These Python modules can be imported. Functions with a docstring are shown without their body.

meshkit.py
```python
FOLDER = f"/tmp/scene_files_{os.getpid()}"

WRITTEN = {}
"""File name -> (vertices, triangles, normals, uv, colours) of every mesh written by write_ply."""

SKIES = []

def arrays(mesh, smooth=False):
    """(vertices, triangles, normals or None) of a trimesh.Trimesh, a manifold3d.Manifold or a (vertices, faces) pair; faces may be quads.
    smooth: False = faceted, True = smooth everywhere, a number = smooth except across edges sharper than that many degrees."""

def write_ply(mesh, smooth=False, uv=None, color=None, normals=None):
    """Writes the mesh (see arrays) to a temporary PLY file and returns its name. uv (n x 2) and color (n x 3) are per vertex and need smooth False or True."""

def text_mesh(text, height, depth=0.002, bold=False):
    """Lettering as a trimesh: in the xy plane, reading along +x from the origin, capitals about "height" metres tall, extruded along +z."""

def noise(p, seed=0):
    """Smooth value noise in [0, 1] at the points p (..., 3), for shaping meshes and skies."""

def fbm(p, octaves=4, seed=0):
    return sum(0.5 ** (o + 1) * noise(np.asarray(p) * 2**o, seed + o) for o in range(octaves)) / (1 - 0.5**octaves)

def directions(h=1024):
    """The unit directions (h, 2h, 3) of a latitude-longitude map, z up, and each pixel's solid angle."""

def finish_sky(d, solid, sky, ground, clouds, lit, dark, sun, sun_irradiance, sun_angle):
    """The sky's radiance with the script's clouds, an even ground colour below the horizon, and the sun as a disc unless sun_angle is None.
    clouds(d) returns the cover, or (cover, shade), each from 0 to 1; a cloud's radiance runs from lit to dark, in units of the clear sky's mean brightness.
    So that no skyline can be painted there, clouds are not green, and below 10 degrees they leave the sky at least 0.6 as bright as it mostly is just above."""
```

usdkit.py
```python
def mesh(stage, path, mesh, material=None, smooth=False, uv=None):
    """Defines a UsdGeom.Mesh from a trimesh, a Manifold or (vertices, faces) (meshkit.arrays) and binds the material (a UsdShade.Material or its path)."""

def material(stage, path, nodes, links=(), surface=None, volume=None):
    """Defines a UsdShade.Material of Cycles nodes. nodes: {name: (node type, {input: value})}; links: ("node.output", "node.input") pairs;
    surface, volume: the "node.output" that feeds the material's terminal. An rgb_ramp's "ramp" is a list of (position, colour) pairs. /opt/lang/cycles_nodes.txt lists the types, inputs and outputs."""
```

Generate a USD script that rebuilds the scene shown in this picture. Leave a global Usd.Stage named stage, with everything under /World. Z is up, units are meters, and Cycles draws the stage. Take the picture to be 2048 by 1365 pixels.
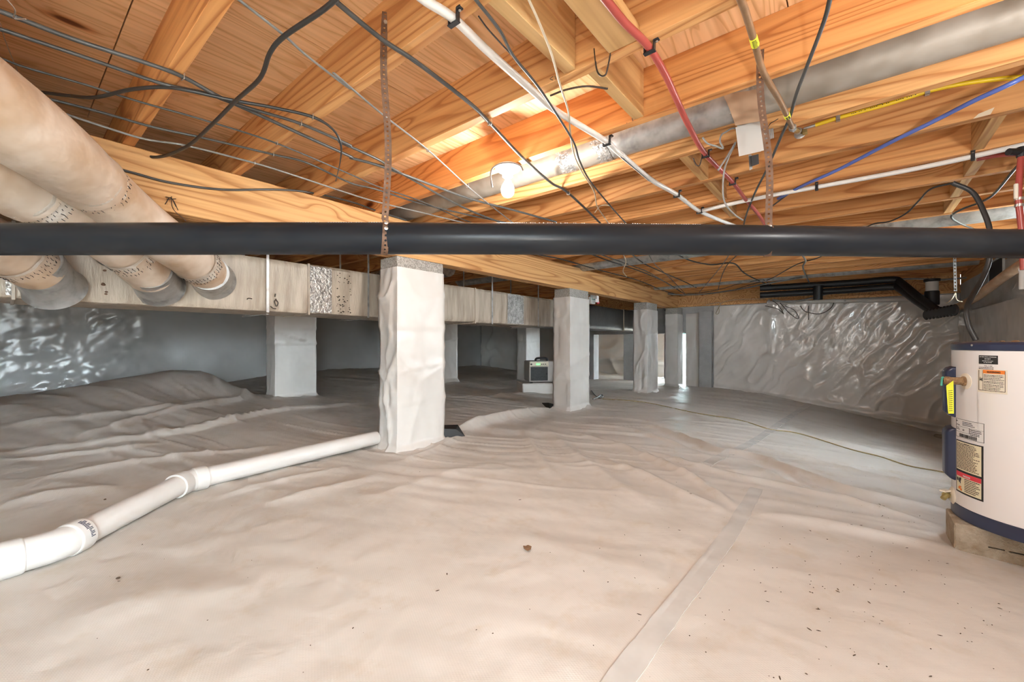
import math, random
import numpy as np
import trimesh, usdkit, meshkit
from pxr import Usd, UsdGeom, UsdLux, UsdShade, Gf, Sdf
from scipy.interpolate import RBFInterpolator, RegularGridInterpolator
from scipy.ndimage import gaussian_filter
from shapely.geometry import Polygon, Point, box as sbox

stage = Usd.Stage.CreateInMemory()
UsdGeom.SetStageUpAxis(stage, UsdGeom.Tokens.z)
UsdGeom.SetStageMetersPerUnit(stage, 1.0)
stage.SetDefaultPrim(UsdGeom.Xform.Define(stage, '/World').GetPrim())
UsdGeom.Scope.Define(stage, '/World/Looks')

# ------------------------------------------------------------------ camera, sky, lamps, exposure
# The house axes are the world axes: x runs along the girder, y along the joists.
FPX, HZ, CAMH = 837.0, 686.0, 0.71          # focal length in pixels, horizon row, eye height
FWD, RGT = np.array([.774, .633, 0.]), np.array([.633, -.774, 0.])
FWD /= np.linalg.norm(FWD); RGT /= np.linalg.norm(RGT)
UPV = np.array([0, 0, 1.])
CAM = np.array([0, 0, CAMH])
EXPOSURE = -0.3
BULB, BULB2, BULB3 = 820.0, 680.0, 780.0     # radiance of the two lamp bulbs and the added fill bulb
SKY = 20.0              # strength of the daylight outside
cam = UsdGeom.Camera.Define(stage, '/World/camera')
cam.CreateHorizontalApertureAttr(36.0)
cam.CreateVerticalApertureAttr(36.0 * 1365 / 2048)
cam.CreateFocalLengthAttr(36.0 * FPX / 2048)
cam.CreateVerticalApertureOffsetAttr(36.0 * (HZ - 682.5) / 2048)
cam.CreateClippingRangeAttr(Gf.Vec2f(0.02, 200))
cam.CreateExposureAttr(EXPOSURE)
M4 = Gf.Matrix4d(*[float(v) for v in (*RGT, 0, *UPV, 0, *(-FWD), 0, *CAM, 1)])
cam.AddTransformOp().Set(M4)
dome = UsdLux.DomeLight.Define(stage, '/World/sky')
dome.CreateIntensityAttr(SKY)
dome.CreateColorAttr(Gf.Vec3f(.80, .93, 1.0))
BULB_SPOT = np.array([1.455, 1.215, CAMH + .700])      # the bulb in view
BULB2_SPOT = np.array([1.28, -.60, CAMH + .56])      # its twin beside the water heater, right of the frame
BULB3_SPOT = np.array([.08, -.30, CAMH - .04])      # unseen fill light added behind the camera, shaped as a corded bulb

# ------------------------------------------------------------------ helpers
JB = CAMH + .804       # underside of the joists
DECK = CAMH + .98      # underside of the subfloor
GB = CAMH + .564       # underside of the girder
def ray(px, py):
    return FWD + RGT * ((px - 1024) / FPX) + UPV * ((HZ - py) / FPX)
def at_z(px, py, z):
    r = ray(px, py); return CAM + r * ((z - CAMH) / r[2])
def at_x(px, py, x):
    r = ray(px, py); return CAM + r * (x / r[0])
def at_y(px, py, y):
    r = ray(px, py); return CAM + r * (y / r[1])
def at_d(px, py, d):
    return CAM + ray(px, py) * d

used = {}
def numbered(name):
    n = used.get(name, 0); used[name] = n + 1
    return name if n == 0 else f'{name}_{n:03d}'
def setd(prim, label=None, cat=None, group=None, kind=None):
    for k, v in (('label', label), ('category', cat), ('group', group), ('kind', kind)):
        if v: prim.SetCustomDataByKey(k, v)
def thing(name, label, cat, group=None, kind=None, loc=(0, 0, 0), rotz=0):
    x = UsdGeom.Xform.Define(stage, '/World/' + numbered(name))
    x.AddTranslateOp().Set(Gf.Vec3d(*[float(c) for c in loc])); x.AddRotateZOp().Set(float(rotz))
    setd(x.GetPrim(), label, cat, group, kind)
    return x.GetPrim()
def obj(name, mesh, mat, parent=None, smooth=30, label=None, kind=None):
    if isinstance(mesh, list): mesh = cat(mesh)
    base = parent.GetPath().pathString if parent else '/World'
    path = (base + '/' + numbered_in(base, name)) if parent else '/World/' + numbered(name)
    m = usdkit.mesh(stage, path, mesh, mat, smooth=smooth)
    setd(m.GetPrim(), label, None, None, kind)
    return m.GetPrim()
used_in = {}
def numbered_in(base, name):
    n = used_in.get((base, name), 0); used_in[(base, name)] = n + 1
    return name if n == 0 else f'{name}_{n:03d}'
def single(name, mesh, mat, label, cat_, group=None, kind=None, smooth=30):
    p = obj(name, mesh, mat, None, smooth); setd(p, label, cat_, group, kind); return p
def copy_of(src, name, label, cat_, group, loc, rotz=0):
    x = UsdGeom.Xform.Define(stage, '/World/' + numbered(name))
    x.AddTranslateOp().Set(Gf.Vec3d(*[float(c) for c in loc])); x.AddRotateZOp().Set(float(rotz))
    p = x.GetPrim(); p.GetReferences().AddInternalReference(src.GetPath()); p.SetInstanceable(True)
    setd(p, label, cat_, group); return p

def cat(ms):
    vs, fs, o = [], [], 0
    for m in ms:
        if isinstance(m, (tuple, list)):
            v, f = np.asarray(m[0], float), np.asarray(m[1], int)
            if f.shape[1] == 4: f = np.vstack([f[:, [0, 1, 2]], f[:, [0, 2, 3]]])
        else:
            v, f = np.asarray(m.vertices), np.asarray(m.faces)
        vs.append(v); fs.append(f + o); o += len(v)
    return trimesh.Trimesh(np.vstack(vs), np.vstack(fs), process=False)
def bx(x0, x1, y0, y1, z0, z1, c=0.0):
    """A box, its edges chamfered by c."""
    a = sorted((x0, x1)); b = sorted((y0, y1)); d = sorted((z0, z1))
    if c <= 0:
        m = trimesh.creation.box(extents=(a[1]-a[0], b[1]-b[0], d[1]-d[0]))
    else:
        e = np.array([a[1]-a[0], b[1]-b[0], d[1]-d[0]]) / 2; c = min(c, e.min() * .49)
        pts = []
        for s in np.ndindex(2, 2, 2):
            s = np.array(s) * 2 - 1
            for k in range(3):
                q = e - c; q[k] = e[k]; pts.append(s * q)
        m = trimesh.convex.convex_hull(np.array(pts))
    m.apply_translation(((a[0]+a[1])/2, (b[0]+b[1])/2, (d[0]+d[1])/2))
    return m
def orient(m, origin, xa, ya, za=None):
    xa = np.asarray(xa, float); ya = np.asarray(ya, float)
    za = np.cross(xa, ya) if za is None else np.asarray(za, float)
    T = np.eye(4); T[:3, 0], T[:3, 1], T[:3, 2], T[:3, 3] = xa, ya, za, origin
    m = m.copy(); m.apply_transform(T); return m
def spline(pts, n=10):
    p = np.asarray(pts, float)
    if len(p) < 3:
        t = np.linspace(0, 1, max(2, n))[:, None]; return p[0] * (1 - t) + p[-1] * t
    q = np.vstack([2 * p[0] - p[1], p, 2 * p[-1] - p[-2]]); out = []
    for i in range(1, len(q) - 2):
        t = np.linspace(0, 1, n, endpoint=False)[:, None]
        a, b, c, d = q[i-1], q[i], q[i+1], q[i+2]
        out.append(.5 * (2*b + (c-a)*t + (2*a-5*b+4*c-d)*t**2 + (3*b-a-3*c+d)*t**3))
    return np.vstack(out + [p[-1:]])
def frames(p):
    t = np.gradient(p, axis=0); t /= np.linalg.norm(t, axis=1, keepdims=True) + 1e-12
    a = np.cross(t[0], [0, 0, 1.]);
    if np.linalg.norm(a) < 1e-3: a = np.cross(t[0], [1., 0, 0])
    a /= np.linalg.norm(a); A = [a]
    for i in range(1, len(p)):
        a = A[-1] - t[i] * (A[-1] @ t[i]); A.append(a / np.linalg.norm(a))
    A = np.array(A); return t, A, np.cross(t, A)
def tube(pts, r, sides=10, n=10, smooth_path=True, flat=1.0, caps=True):
    """A swept round (or, with flat < 1, oval) tube through pts. r: one radius or one for each point of the path."""
    p = spline(pts, n) if smooth_path else np.asarray(pts, float)
    t, A, B = frames(p)
    r = np.broadcast_to(r, (len(p),)) if np.ndim(r) == 0 or len(r) == len(p) else np.interp(np.linspace(0, 1, len(p)), np.linspace(0, 1, len(r)), r)
    g = np.arange(sides) * 2 * np.pi / sides
    v = p[:, None] + r[:, None, None] * (np.cos(g)[None, :, None] * A[:, None] + flat * np.sin(g)[None, :, None] * B[:, None])
    i, j = np.meshgrid(np.arange(len(p) - 1), np.arange(sides), indexing='ij')
    q = np.stack([i*sides+j, i*sides+(j+1) % sides, (i+1)*sides+(j+1) % sides, (i+1)*sides+j], -1).reshape(-1, 4)
    f = np.vstack([q[:, [0, 1, 2]], q[:, [0, 2, 3]]]); v = v.reshape(-1, 3)
    if caps:
        k = len(v); v = np.vstack([v, p[:1], p[-1:]]); j = np.arange(sides); e = (len(p) - 1) * sides
        f = np.vstack([f, np.stack([np.full(sides, k), (j+1) % sides, j], 1), np.stack([np.full(sides, k+1), e+j, e+(j+1) % sides], 1)])
    return trimesh.Trimesh(v, f, process=False)
def lathe(profile, sides=32, origin=(0, 0, 0), axis=(0, 0, 1)):
    """profile: (radius, height) from bottom to top, turned about axis through origin."""
    pr = np.asarray(profile, float); g = np.arange(sides) * 2 * np.pi / sides
    ax = np.asarray(axis, float); ax /= np.linalg.norm(ax)
    a = np.cross(ax, [0, 1, 0]) if abs(ax[1]) < .9 else np.cross(ax, [1, 0, 0]); a /= np.linalg.norm(a); b = np.cross(ax, a)
    v = np.asarray(origin) + pr[:, None, 1:] * ax + pr[:, None, :1] * (np.cos(g)[None, :, None] * a + np.sin(g)[None, :, None] * b)
    n = len(pr); i, j = np.meshgrid(np.arange(n - 1), np.arange(sides), indexing='ij')
    q = np.stack([i*sides+j, i*sides+(j+1) % sides, (i+1)*sides+(j+1) % sides, (i+1)*sides+j], -1).reshape(-1, 4)
    f = np.vstack([q[:, [0, 1, 2]], q[:, [0, 2, 3]]]); v = v.reshape(-1, 3); k = len(v)
    v = np.vstack([v, np.asarray(origin) + pr[0, 1] * ax, np.asarray(origin) + pr[-1, 1] * ax]); j = np.arange(sides); e = (n-1)*sides
    f = np.vstack([f, np.stack([np.full(sides, k), (j+1) % sides, j], 1), np.stack([np.full(sides, k+1), e+j, e+(j+1) % sides], 1)])
    return trimesh.Trimesh(v, f, process=False)
def grid_mesh(P):
    """A sheet from an (n, m, 3) array of points."""
    n, m = P.shape[:2]; i, j = np.meshgrid(np.arange(n-1), np.arange(m-1), indexing='ij'); a = i*m+j
    f = np.stack([a, a+m, a+m+1, a+1], -1).reshape(-1, 4)
    return trimesh.Trimesh(P.reshape(-1, 3), np.vstack([f[:, [0, 1, 2]], f[:, [0, 2, 3]]]), process=False)
def sstep(a, b, x):
    t = np.clip((np.asarray(x, float) - a) / (b - a), 0, 1); return t * t * (3 - 2 * t)
def nz(x, y, seed=0, octaves=3, w=0.0):
    return meshkit.fbm(np.stack([np.asarray(x, float), np.asarray(y, float), np.full(np.shape(x), w, float)], -1), octaves, seed) - .5
def ridged(x, y, seed=0, octaves=2):
    n = nz(x, y, seed, octaves) * 2
    return np.maximum(0, 1 - np.abs(n) * 3.2) ** 2

# ------------------------------------------------------------------ materials
LK = '/World/Looks/'
def simple(name, color, rough=.5, metal=0.0, var=.12, scale=6.0, bump=0.0, bump_scale=60.0, color2=None, stretch=(1, 1, 1), spec=.5, coat=0.0, ramp=(.35, .7), rvar=0.0):
    c = np.array(color, float); c2 = np.array(color2, float) if color2 is not None else c * (1 - var)
    nodes = {'g': ('geometry', {}), 'm': ('mapping', {'scale': stretch}), 'n': ('noise_texture', {'scale': scale, 'detail': 3.0, 'roughness': .62}),
             'r': ('rgb_ramp', {'ramp': [(ramp[0], tuple(c2)), (ramp[1], tuple(c))]}),
             'p': ('principled_bsdf', {'roughness': rough, 'metallic': metal, 'specular_ior_level': spec, 'coat_weight': coat})}
    links = [('g.position', 'm.vector'), ('m.vector', 'n.vector'), ('n.fac', 'r.fac'), ('r.color', 'p.base_color')]
    if rvar:
        nodes['rr'] = ('map_range', {'from_min': .3, 'from_max': .7, 'to_min': rough - rvar, 'to_max': rough + rvar}); links += [('n.fac', 'rr.value'), ('rr.result', 'p.roughness')]
    if bump:
        nodes['nb'] = ('noise_texture', {'scale': bump_scale, 'detail': 2.0}); nodes['b'] = ('bump', {'strength': bump, 'distance': .01})
        links += [('m.vector', 'nb.vector'), ('nb.fac', 'b.height'), ('b.normal', 'p.normal')]
    return usdkit.material(stage, LK + name, nodes, links, surface='p.BSDF')
def plain(name, color, rough=.5, metal=0.0, spec=.5):
    return usdkit.material(stage, LK + name, {'p': ('principled_bsdf', {'base_color': color, 'roughness': rough, 'metallic': metal, 'specular_ior_level': spec})}, [], surface='p.BSDF')
def wood(name, axis, light, mid, dark, rings=20.0, knots=True, rough=.62, wide=5.0, along=.36, fine=80.0, tint=.30, contrast=.75):
    """Plain-sawn softwood: contour lines of a noise stretched along the board, streaks, knots, one tone for each board."""
    def st(across, al): s = [across] * 3; s[axis] = al; return tuple(s)
    nodes = {
        'g': ('geometry', {}), 'oi': ('object_info', {}),
        'off': ('vector_math', {'math_type': 'scale', 'vector1': (17.3, 31.7, 11.9)}),
        'po': ('vector_math', {'math_type': 'add'}),
        'm1': ('mapping', {'scale': st(wide, along)}), 'n1': ('noise_texture', {'scale': 1.0, 'detail': 1.5, 'roughness': .35, 'distortion': .15}),
        'mk': ('mapping', {'scale': st(3.2, 1.15)}), 'vk': ('voronoi_texture', {'scale': 1.0, 'randomness': 1.0}),
        'kn': ('map_range', {'range_type': 'smoothstep', 'from_min': .02, 'from_max': .22, 'to_min': .16 if knots else 0, 'to_max': 0.0, 'clamp': True}),
        'sum': ('math', {'math_type': 'add'}), 'mul': ('math', {'math_type': 'multiply', 'value2': rings}), 'fr': ('math', {'math_type': 'fraction'}),
        'rg': ('rgb_ramp', {'ramp': [(0, mid), (.25, light), (.62, light), (.88, dark), (.95, dark), (1, mid)]}),
        'm2': ('mapping', {'scale': st(fine, fine * .03)}), 'n2': ('noise_texture', {'scale': 1.0, 'detail': 1.5}),
        'r2': ('rgb_ramp', {'ramp': [(.3, (.72, .66, .6)), (.6, (1, 1, 1))]}),
        'base': ('mix_color', {'blend_type': 'mix', 'fac': contrast, 'a': mid}),
        'mx': ('mix_color', {'blend_type': 'multiply', 'fac': .55}),
        'kd': ('rgb_ramp', {'ramp': [(0, (.16, .07, .03)), (.035, (.2, .09, .04)), (.06, (.75, .55, .42)), (.1, (1, 1, 1))] if knots else [(0, (1, 1, 1)), (1, (1, 1, 1))]}),
        'mx2': ('mix_color', {'blend_type': 'multiply', 'fac': 1.0}),
        'tn': ('rgb_ramp', {'ramp': [(0, (1 - tint, 1 - tint * 1.25, 1 - tint * 1.5)), (.5, (1, 1, 1)), (1, (1, 1 - tint * .35, 1 - tint * .7))]}),
        'mx3': ('mix_color', {'blend_type': 'multiply', 'fac': 1.0}),
        'p': ('principled_bsdf', {'roughness': rough, 'specular_ior_level': .35})}
    links = [('oi.random', 'off.scale'), ('g.position', 'po.vector1'), ('off.vector', 'po.vector2'),
             ('po.vector', 'm1.vector'), ('m1.vector', 'n1.vector'), ('po.vector', 'mk.vector'), ('mk.vector', 'vk.vector'), ('vk.distance', 'kn.value'),
             ('n1.fac', 'sum.value1'), ('kn.result', 'sum.value2'), ('sum.value', 'mul.value1'), ('mul.value', 'fr.value1'), ('fr.value', 'rg.fac'),
             ('po.vector', 'm2.vector'), ('m2.vector', 'n2.vector'), ('n2.fac', 'r2.fac'), ('rg.color', 'base.b'),
             ('base.result', 'mx.a'), ('r2.color', 'mx.b'), ('vk.distance', 'kd.fac'), ('mx.result', 'mx2.a'), ('kd.color', 'mx2.b'),
             ('oi.random', 'tn.fac'), ('mx2.result', 'mx3.a'), ('tn.color', 'mx3.b'), ('mx3.result', 'p.base_color')]
    return usdkit.material(stage, LK + name, nodes, links, surface='p.BSDF')
def liner(name, c1, c2, rough, weave=.12, bump=.25, bscale=9.0, spec=.5, dirt=None):
    """Reinforced poly sheeting: a faint diamond scrim, soft creases, a little soil."""
    nodes = {'g': ('geometry', {}), 'n': ('noise_texture', {'scale': 2.3, 'detail': 3.0, 'roughness': .6}),
             'r': ('rgb_ramp', {'ramp': [(.3, c2), (.65, c1)]}),
             'd': ('noise_texture', {'scale': 6.5, 'detail': 4.0, 'roughness': .7}), 'dr': ('rgb_ramp', {'ramp': [(.30, dirt or c2), (.46, (1, 1, 1))]}),
             'mx': ('mix_color', {'blend_type': 'multiply', 'fac': 1.0 if dirt else 0.0}),
             'nb': ('noise_texture', {'scale': bscale, 'detail': 1.5, 'roughness': .5}), 'b': ('bump', {'strength': bump, 'distance': .03}),
             'm1': ('mapping', {'rotation': (.5, .4, .62)}), 'w1': ('wave_texture', {'scale': 62.0}), 'm2': ('mapping', {'rotation': (.5, .4, -.62)}), 'w2': ('wave_texture', {'scale': 62.0}),
             'wm': ('math', {'math_type': 'maximum'}), 'b2': ('bump', {'strength': weave, 'distance': .002}),
             'rr': ('map_range', {'from_min': .3, 'from_max': .7, 'to_min': rough * .8, 'to_max': rough * 1.25}),
             'p': ('principled_bsdf', {'specular_ior_level': spec})}
    links = [('g.position', 'n.vector'), ('n.fac', 'r.fac'), ('g.position', 'd.vector'), ('d.fac', 'dr.fac'), ('r.color', 'mx.a'), ('dr.color', 'mx.b'), ('mx.result', 'p.base_color'),
             ('g.position', 'nb.vector'), ('nb.fac', 'b.height'), ('g.position', 'm1.vector'), ('m1.vector', 'w1.vector'), ('g.position', 'm2.vector'), ('m2.vector', 'w2.vector'),
             ('w1.fac', 'wm.value1'), ('w2.fac', 'wm.value2'), ('wm.value', 'b2.height'), ('b.normal', 'b2.normal'), ('b2.normal', 'p.normal'), ('n.fac', 'rr.value'), ('rr.result', 'p.roughness')]
    if weave < .06:                                     # plain film without a scrim
        for k in ('m1', 'w1', 'm2', 'w2', 'wm', 'b2'): nodes.pop(k)
        links = [l for l in links if not any(e.split('.')[0] in ('m1', 'w1', 'm2', 'w2', 'wm', 'b2') for e in l)] + [('b.normal', 'p.normal')]
    if not dirt:
        for k in ('d', 'dr', 'mx'): nodes.pop(k)
        links = [l for l in links if not any(e.split('.')[0] in ('d', 'dr', 'mx') for e in l)] + [('r.color', 'p.base_color')]
    return usdkit.material(stage, LK + name, nodes, links, surface='p.BSDF')

PINE = dict(light=(.76, .42, .175), mid=(.68, .34, .125), dark=(.43, .165, .05))
M = {
    'joist': wood('joist_pine', 1, **PINE),
    'girder': wood('girder_pine', 0, (.76, .45, .20), (.68, .38, .15), (.43, .19, .06), rings=16, along=.3),
    'block': wood('block_pine', 0, (.68, .44, .2), (.62, .38, .16), (.44, .22, .08), rings=12, knots=False, tint=.12),
    'ply': wood('plywood', 0, (.86, .555, .31), (.81, .50, .265), (.62, .34, .15), rings=12, wide=9, along=.9, fine=55, tint=.08),
    'floor': liner('floor_sheeting', (.61, .572, .53), (.555, .518, .475), .40, dirt=(.93, .89, .83)),
    'pier': liner('pier_sheeting', (.69, .665, .63), (.63, .60, .565), .34, weave=.0, bump=.15),
    'wall': liner('wall_sheeting', (.56, .545, .525), (.47, .46, .45), .24, weave=.0, bump=.35, bscale=5.0, spec=.5),
    'shiny': liner('shiny_wall_sheeting', (.80, .775, .74), (.74, .715, .68), .17, weave=.0, bump=.12, bscale=7.0, spec=1.0),
    'shinyleft': liner('shiny_left_sheeting', (.52, .525, .515), (.46, .465, .455), .16, weave=.10, bump=.15, bscale=5.0, spec=.6),
    'tape': simple('seam_tape', (.59, .575, .55), .3, var=.12, scale=9),
    'block_wall': simple('grey_block', (.46, .46, .46), .8, var=.2, scale=5, bump=.3, bump_scale=90),
    'concrete': simple('bare_concrete', (.47, .44, .40), .9, var=.45, scale=120, bump=.7, bump_scale=160, ramp=(.4, .6)),
    'cinder': simple('dusty_cinder_block', (.43, .37, .29), .92, var=.5, scale=14, bump=.7, bump_scale=120, color2=(.27, .2, .13)),
    'wrap': simple('duct_jacket', (.74, .64, .54), .42, color2=(.50, .355, .235), scale=5.0, bump=.45, bump_scale=22, ramp=(.32, .66)),
    'wrapseam': simple('duct_mastic', (.84, .81, .76), .4, color2=(.64, .56, .46), scale=16, bump=.5, bump_scale=60),
    'trunk': simple('stained_duct_board', (.50, .43, .35), .42, color2=(.30, .24, .18), scale=3.2, stretch=(5, 5, .7), bump=.25, bump_scale=30, ramp=(.3, .62)),
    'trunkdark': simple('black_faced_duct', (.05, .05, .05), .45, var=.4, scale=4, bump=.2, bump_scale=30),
    'galv': simple('galvanised_steel', (.55, .55, .54), .38, metal=.55, var=.35, scale=12, rvar=.1),
    'duct': simple('dull_round_duct', (.33, .29, .245), .5, metal=.15, color2=(.17, .135, .10), scale=4.2, bump=.2, bump_scale=25, ramp=(.32, .6)),
    'foil': simple('crumpled_foil_tape', (.62, .61, .59), .32, metal=.6, var=.5, scale=30, bump=1.0, bump_scale=60),
    'black_pipe': simple('black_drain_plastic', (.010, .012, .016), .30, color2=(.02, .021, .023), scale=5, stretch=(1, 1, 4), rvar=.06, spec=.16),
    'rust': simple('rusty_steel', (.21, .12, .075), .7, metal=.3, color2=(.12, .065, .04), scale=60),
    'pvc': simple('white_pvc', (.70, .675, .645), .3, var=.06, scale=4),
    'pvc2': simple('fitting_pvc', (.66, .64, .61), .35, var=.06, scale=4),
    'pexw': simple('white_pex', (.82, .80, .76), .32, var=.06),
    'pexr': simple('red_pex', (.42, .075, .06), .32, var=.15),
    'pexb': simple('blue_pex', (.10, .15, .45), .3, var=.15),
    'copper': simple('weathered_copper', (.36, .21, .11), .5, metal=.5, color2=(.24, .15, .085), scale=20),
    'gas': simple('yellow_gas_jacket', (.85, .60, .02), .32, var=.1),
    'blk': plain('black_cable', (.028, .027, .026), .42),
    'gry': simple('grey_cable', (.075, .075, .072), .38, var=.4, scale=9),
    'lgry': simple('pale_grey_cable', (.26, .255, .245), .4, var=.3, scale=9),
    'bei': plain('beige_cable', (.55, .46, .33), .5),
    'clip': plain('black_clip', (.018, .018, .02), .4),
    'steel': plain('bright_steel', (.62, .61, .58), .3, metal=.8),
    'wire': plain('dark_wire', (.06, .045, .035), .5, metal=.4),
    'porc': plain('white_porcelain', (.85, .82, .76), .25),
    'white': simple('white_enamel', (.88, .87, .87), .22, var=.03, scale=3, coat=.3),
    'cream': plain('cream_plastic', (.8, .74, .62), .35),
    'navy': simple('navy_plastic', (.028, .036, .078), .3, var=.2),
    'brass': simple('aged_brass', (.48, .38, .16), .42, metal=.6, var=.3, scale=30),
    'rustc': simple('rusty_valve', (.36, .22, .11), .8, color2=(.20, .11, .05), scale=60, bump=.6, bump_scale=200),
    'blackp': plain('black_rubber', (.012, .012, .013), .5),
    'dark': plain('dark_void', (.012, .012, .012), .9),
    'gplastic': simple('grey_plastic', (.50, .48, .45), .4, var=.08),
    'grille': simple('dark_filter', (.06, .065, .065), .7, var=.3, scale=40),
    'yel': plain('yellow_paper', (.83, .86, .05), .5),
    'grn': plain('green_tie', (.10, .48, .38), .45),
    'paper': plain('white_paper', (.80, .80, .79), .5),
    'crm': plain('cream_paper', (.80, .74, .52), .5),
    'ink': plain('black_ink', (.02, .02, .02), .5),
    'ora': plain('orange_ink', (.80, .22, .03), .5),
    'red': plain('red_ink', (.72, .05, .07), .5),
    'pencil': plain('pencil', (.09, .06, .04), .7),
    'leaf': simple('dry_leaf', (.22, .12, .06), .8, var=.4, scale=60),
    'debris': plain('dark_debris', (.08, .055, .035), .9),
    'rope': simple('yellow_brown_cord', (.46, .36, .16), .6, var=.3, scale=30),
    'card': simple('brown_paper_facing', (.50, .34, .22), .7, color2=(.33, .2, .12), scale=7),
    'teal': plain('teal_plastic', (.12, .42, .36), .4),
    'sand': simple('bare_soil', (.45, .36, .26), .95, var=.3, scale=8),
    'led': usdkit.material(stage, LK + 'green_led', {'e': ('emission', {'color': (.2, 1, .25), 'strength': 3.0})}, [], surface='e.emission'),
    **{f'bulb{k}': usdkit.material(stage, LK + f'lit_bulb_{k}', {'e': ('emission', {'color': (1.0, .975, .94) if k == 2 else (1.0, .95, .89), 'strength': v})}, [], surface='e.emission') for k, v in ((1, BULB), (2, BULB2), (3, BULB3))},
}

# ------------------------------------------------------------------ ground level under the sheeting
CTRL = np.array([
    (1.62, 2.28, 0), (2.0, 2.28, 0), (3.7, 2.25, 0), (5.64, 2.2, 0), (7.17, 2.2, 0), (1.7, 4.35, .16), (2.1, 4.35, .16), (3.9, 4.35, .17), (5.8, 4.4, .03),
    (7.17, 1.6, 0), (7.17, .6, -.1), (7.17, .05, -.22), (7.17, -.97, -.42), (5.6, -.97, -.34), (4.0, -.97, -.2), (2.3, -.4, -.075), (2.3, -.8, -.075), (2.7, -.5, -.085), (1.2, -.97, -.03),
    (.7, .2, 0), (0, .6, 0), (0, 1.2, 0), (-2.2, -.97, 0), (-2.2, 2, .05), (-1, 2, .03), (.6, 1.6, 0), (0, 2.4, .04), (.7, 2.6, .04), (1.2, 3.0, .06), (2.6, 3.0, .05), (3.5, 1.2, 0), (5, 1.2, -.03), (2.2, .8, 0),
    (-2.2, 5, .15), (-.8, 4.9, .22), (0, 4.9, .31), (.6, 4.95, .40), (1.05, 5.0, .46), (1.3, 4.95, .45), (1.36, 4.72, .40), (1.55, 4.78, .17), (1.6, 5.0, .12), (.3, 3.6, .15), (.9, 3.8, .2), (1.4, 4.3, .19), (0, 4.2, .23), (.8, 4.4, .31),
    (1.66, 5.2, .10), (.2, 5.8, .1), (1.2, 6.0, .1), (2, 5.6, .15), (-2.2, 6.8, 0), (0, 6.8, 0), (1.5, 6.8, .1), (3, 6.8, .27), (5, 6.8, .24), (7.17, 6.8, .18), (7.17, 4.5, .02), (8.7, 3, .0), (8.7, -1, 0), (8.7, 6.8, .1), (3.2, 5.5, .2), (2.9, 4.35, .12)])
gx, gy = np.arange(-2.3, 9.01, .1), np.arange(-1.2, 7.01, .1)
GXX, GYY = np.meshgrid(gx, gy, indexing='ij')
G = RBFInterpolator(CTRL[:, :2], CTRL[:, 2], kernel='linear')(np.stack([GXX.ravel(), GYY.ravel()], 1)).reshape(GXX.shape)
_base = RegularGridInterpolator((gx, gy), gaussian_filter(G, .9), method='linear', bounds_error=False, fill_value=None)
def base_h(x, y): return _base(np.stack([np.asarray(x, float), np.asarray(y, float)], -1))
def at_floor(px, py):
    z = 0.0
    for _ in range(25):
        p = at_z(px, py, z); z = .5 * z + .5 * float(base_h(min(max(p[0], -2), 8.6), min(max(p[1], -1), 6.8)))
    return at_z(px, py, z)
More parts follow.
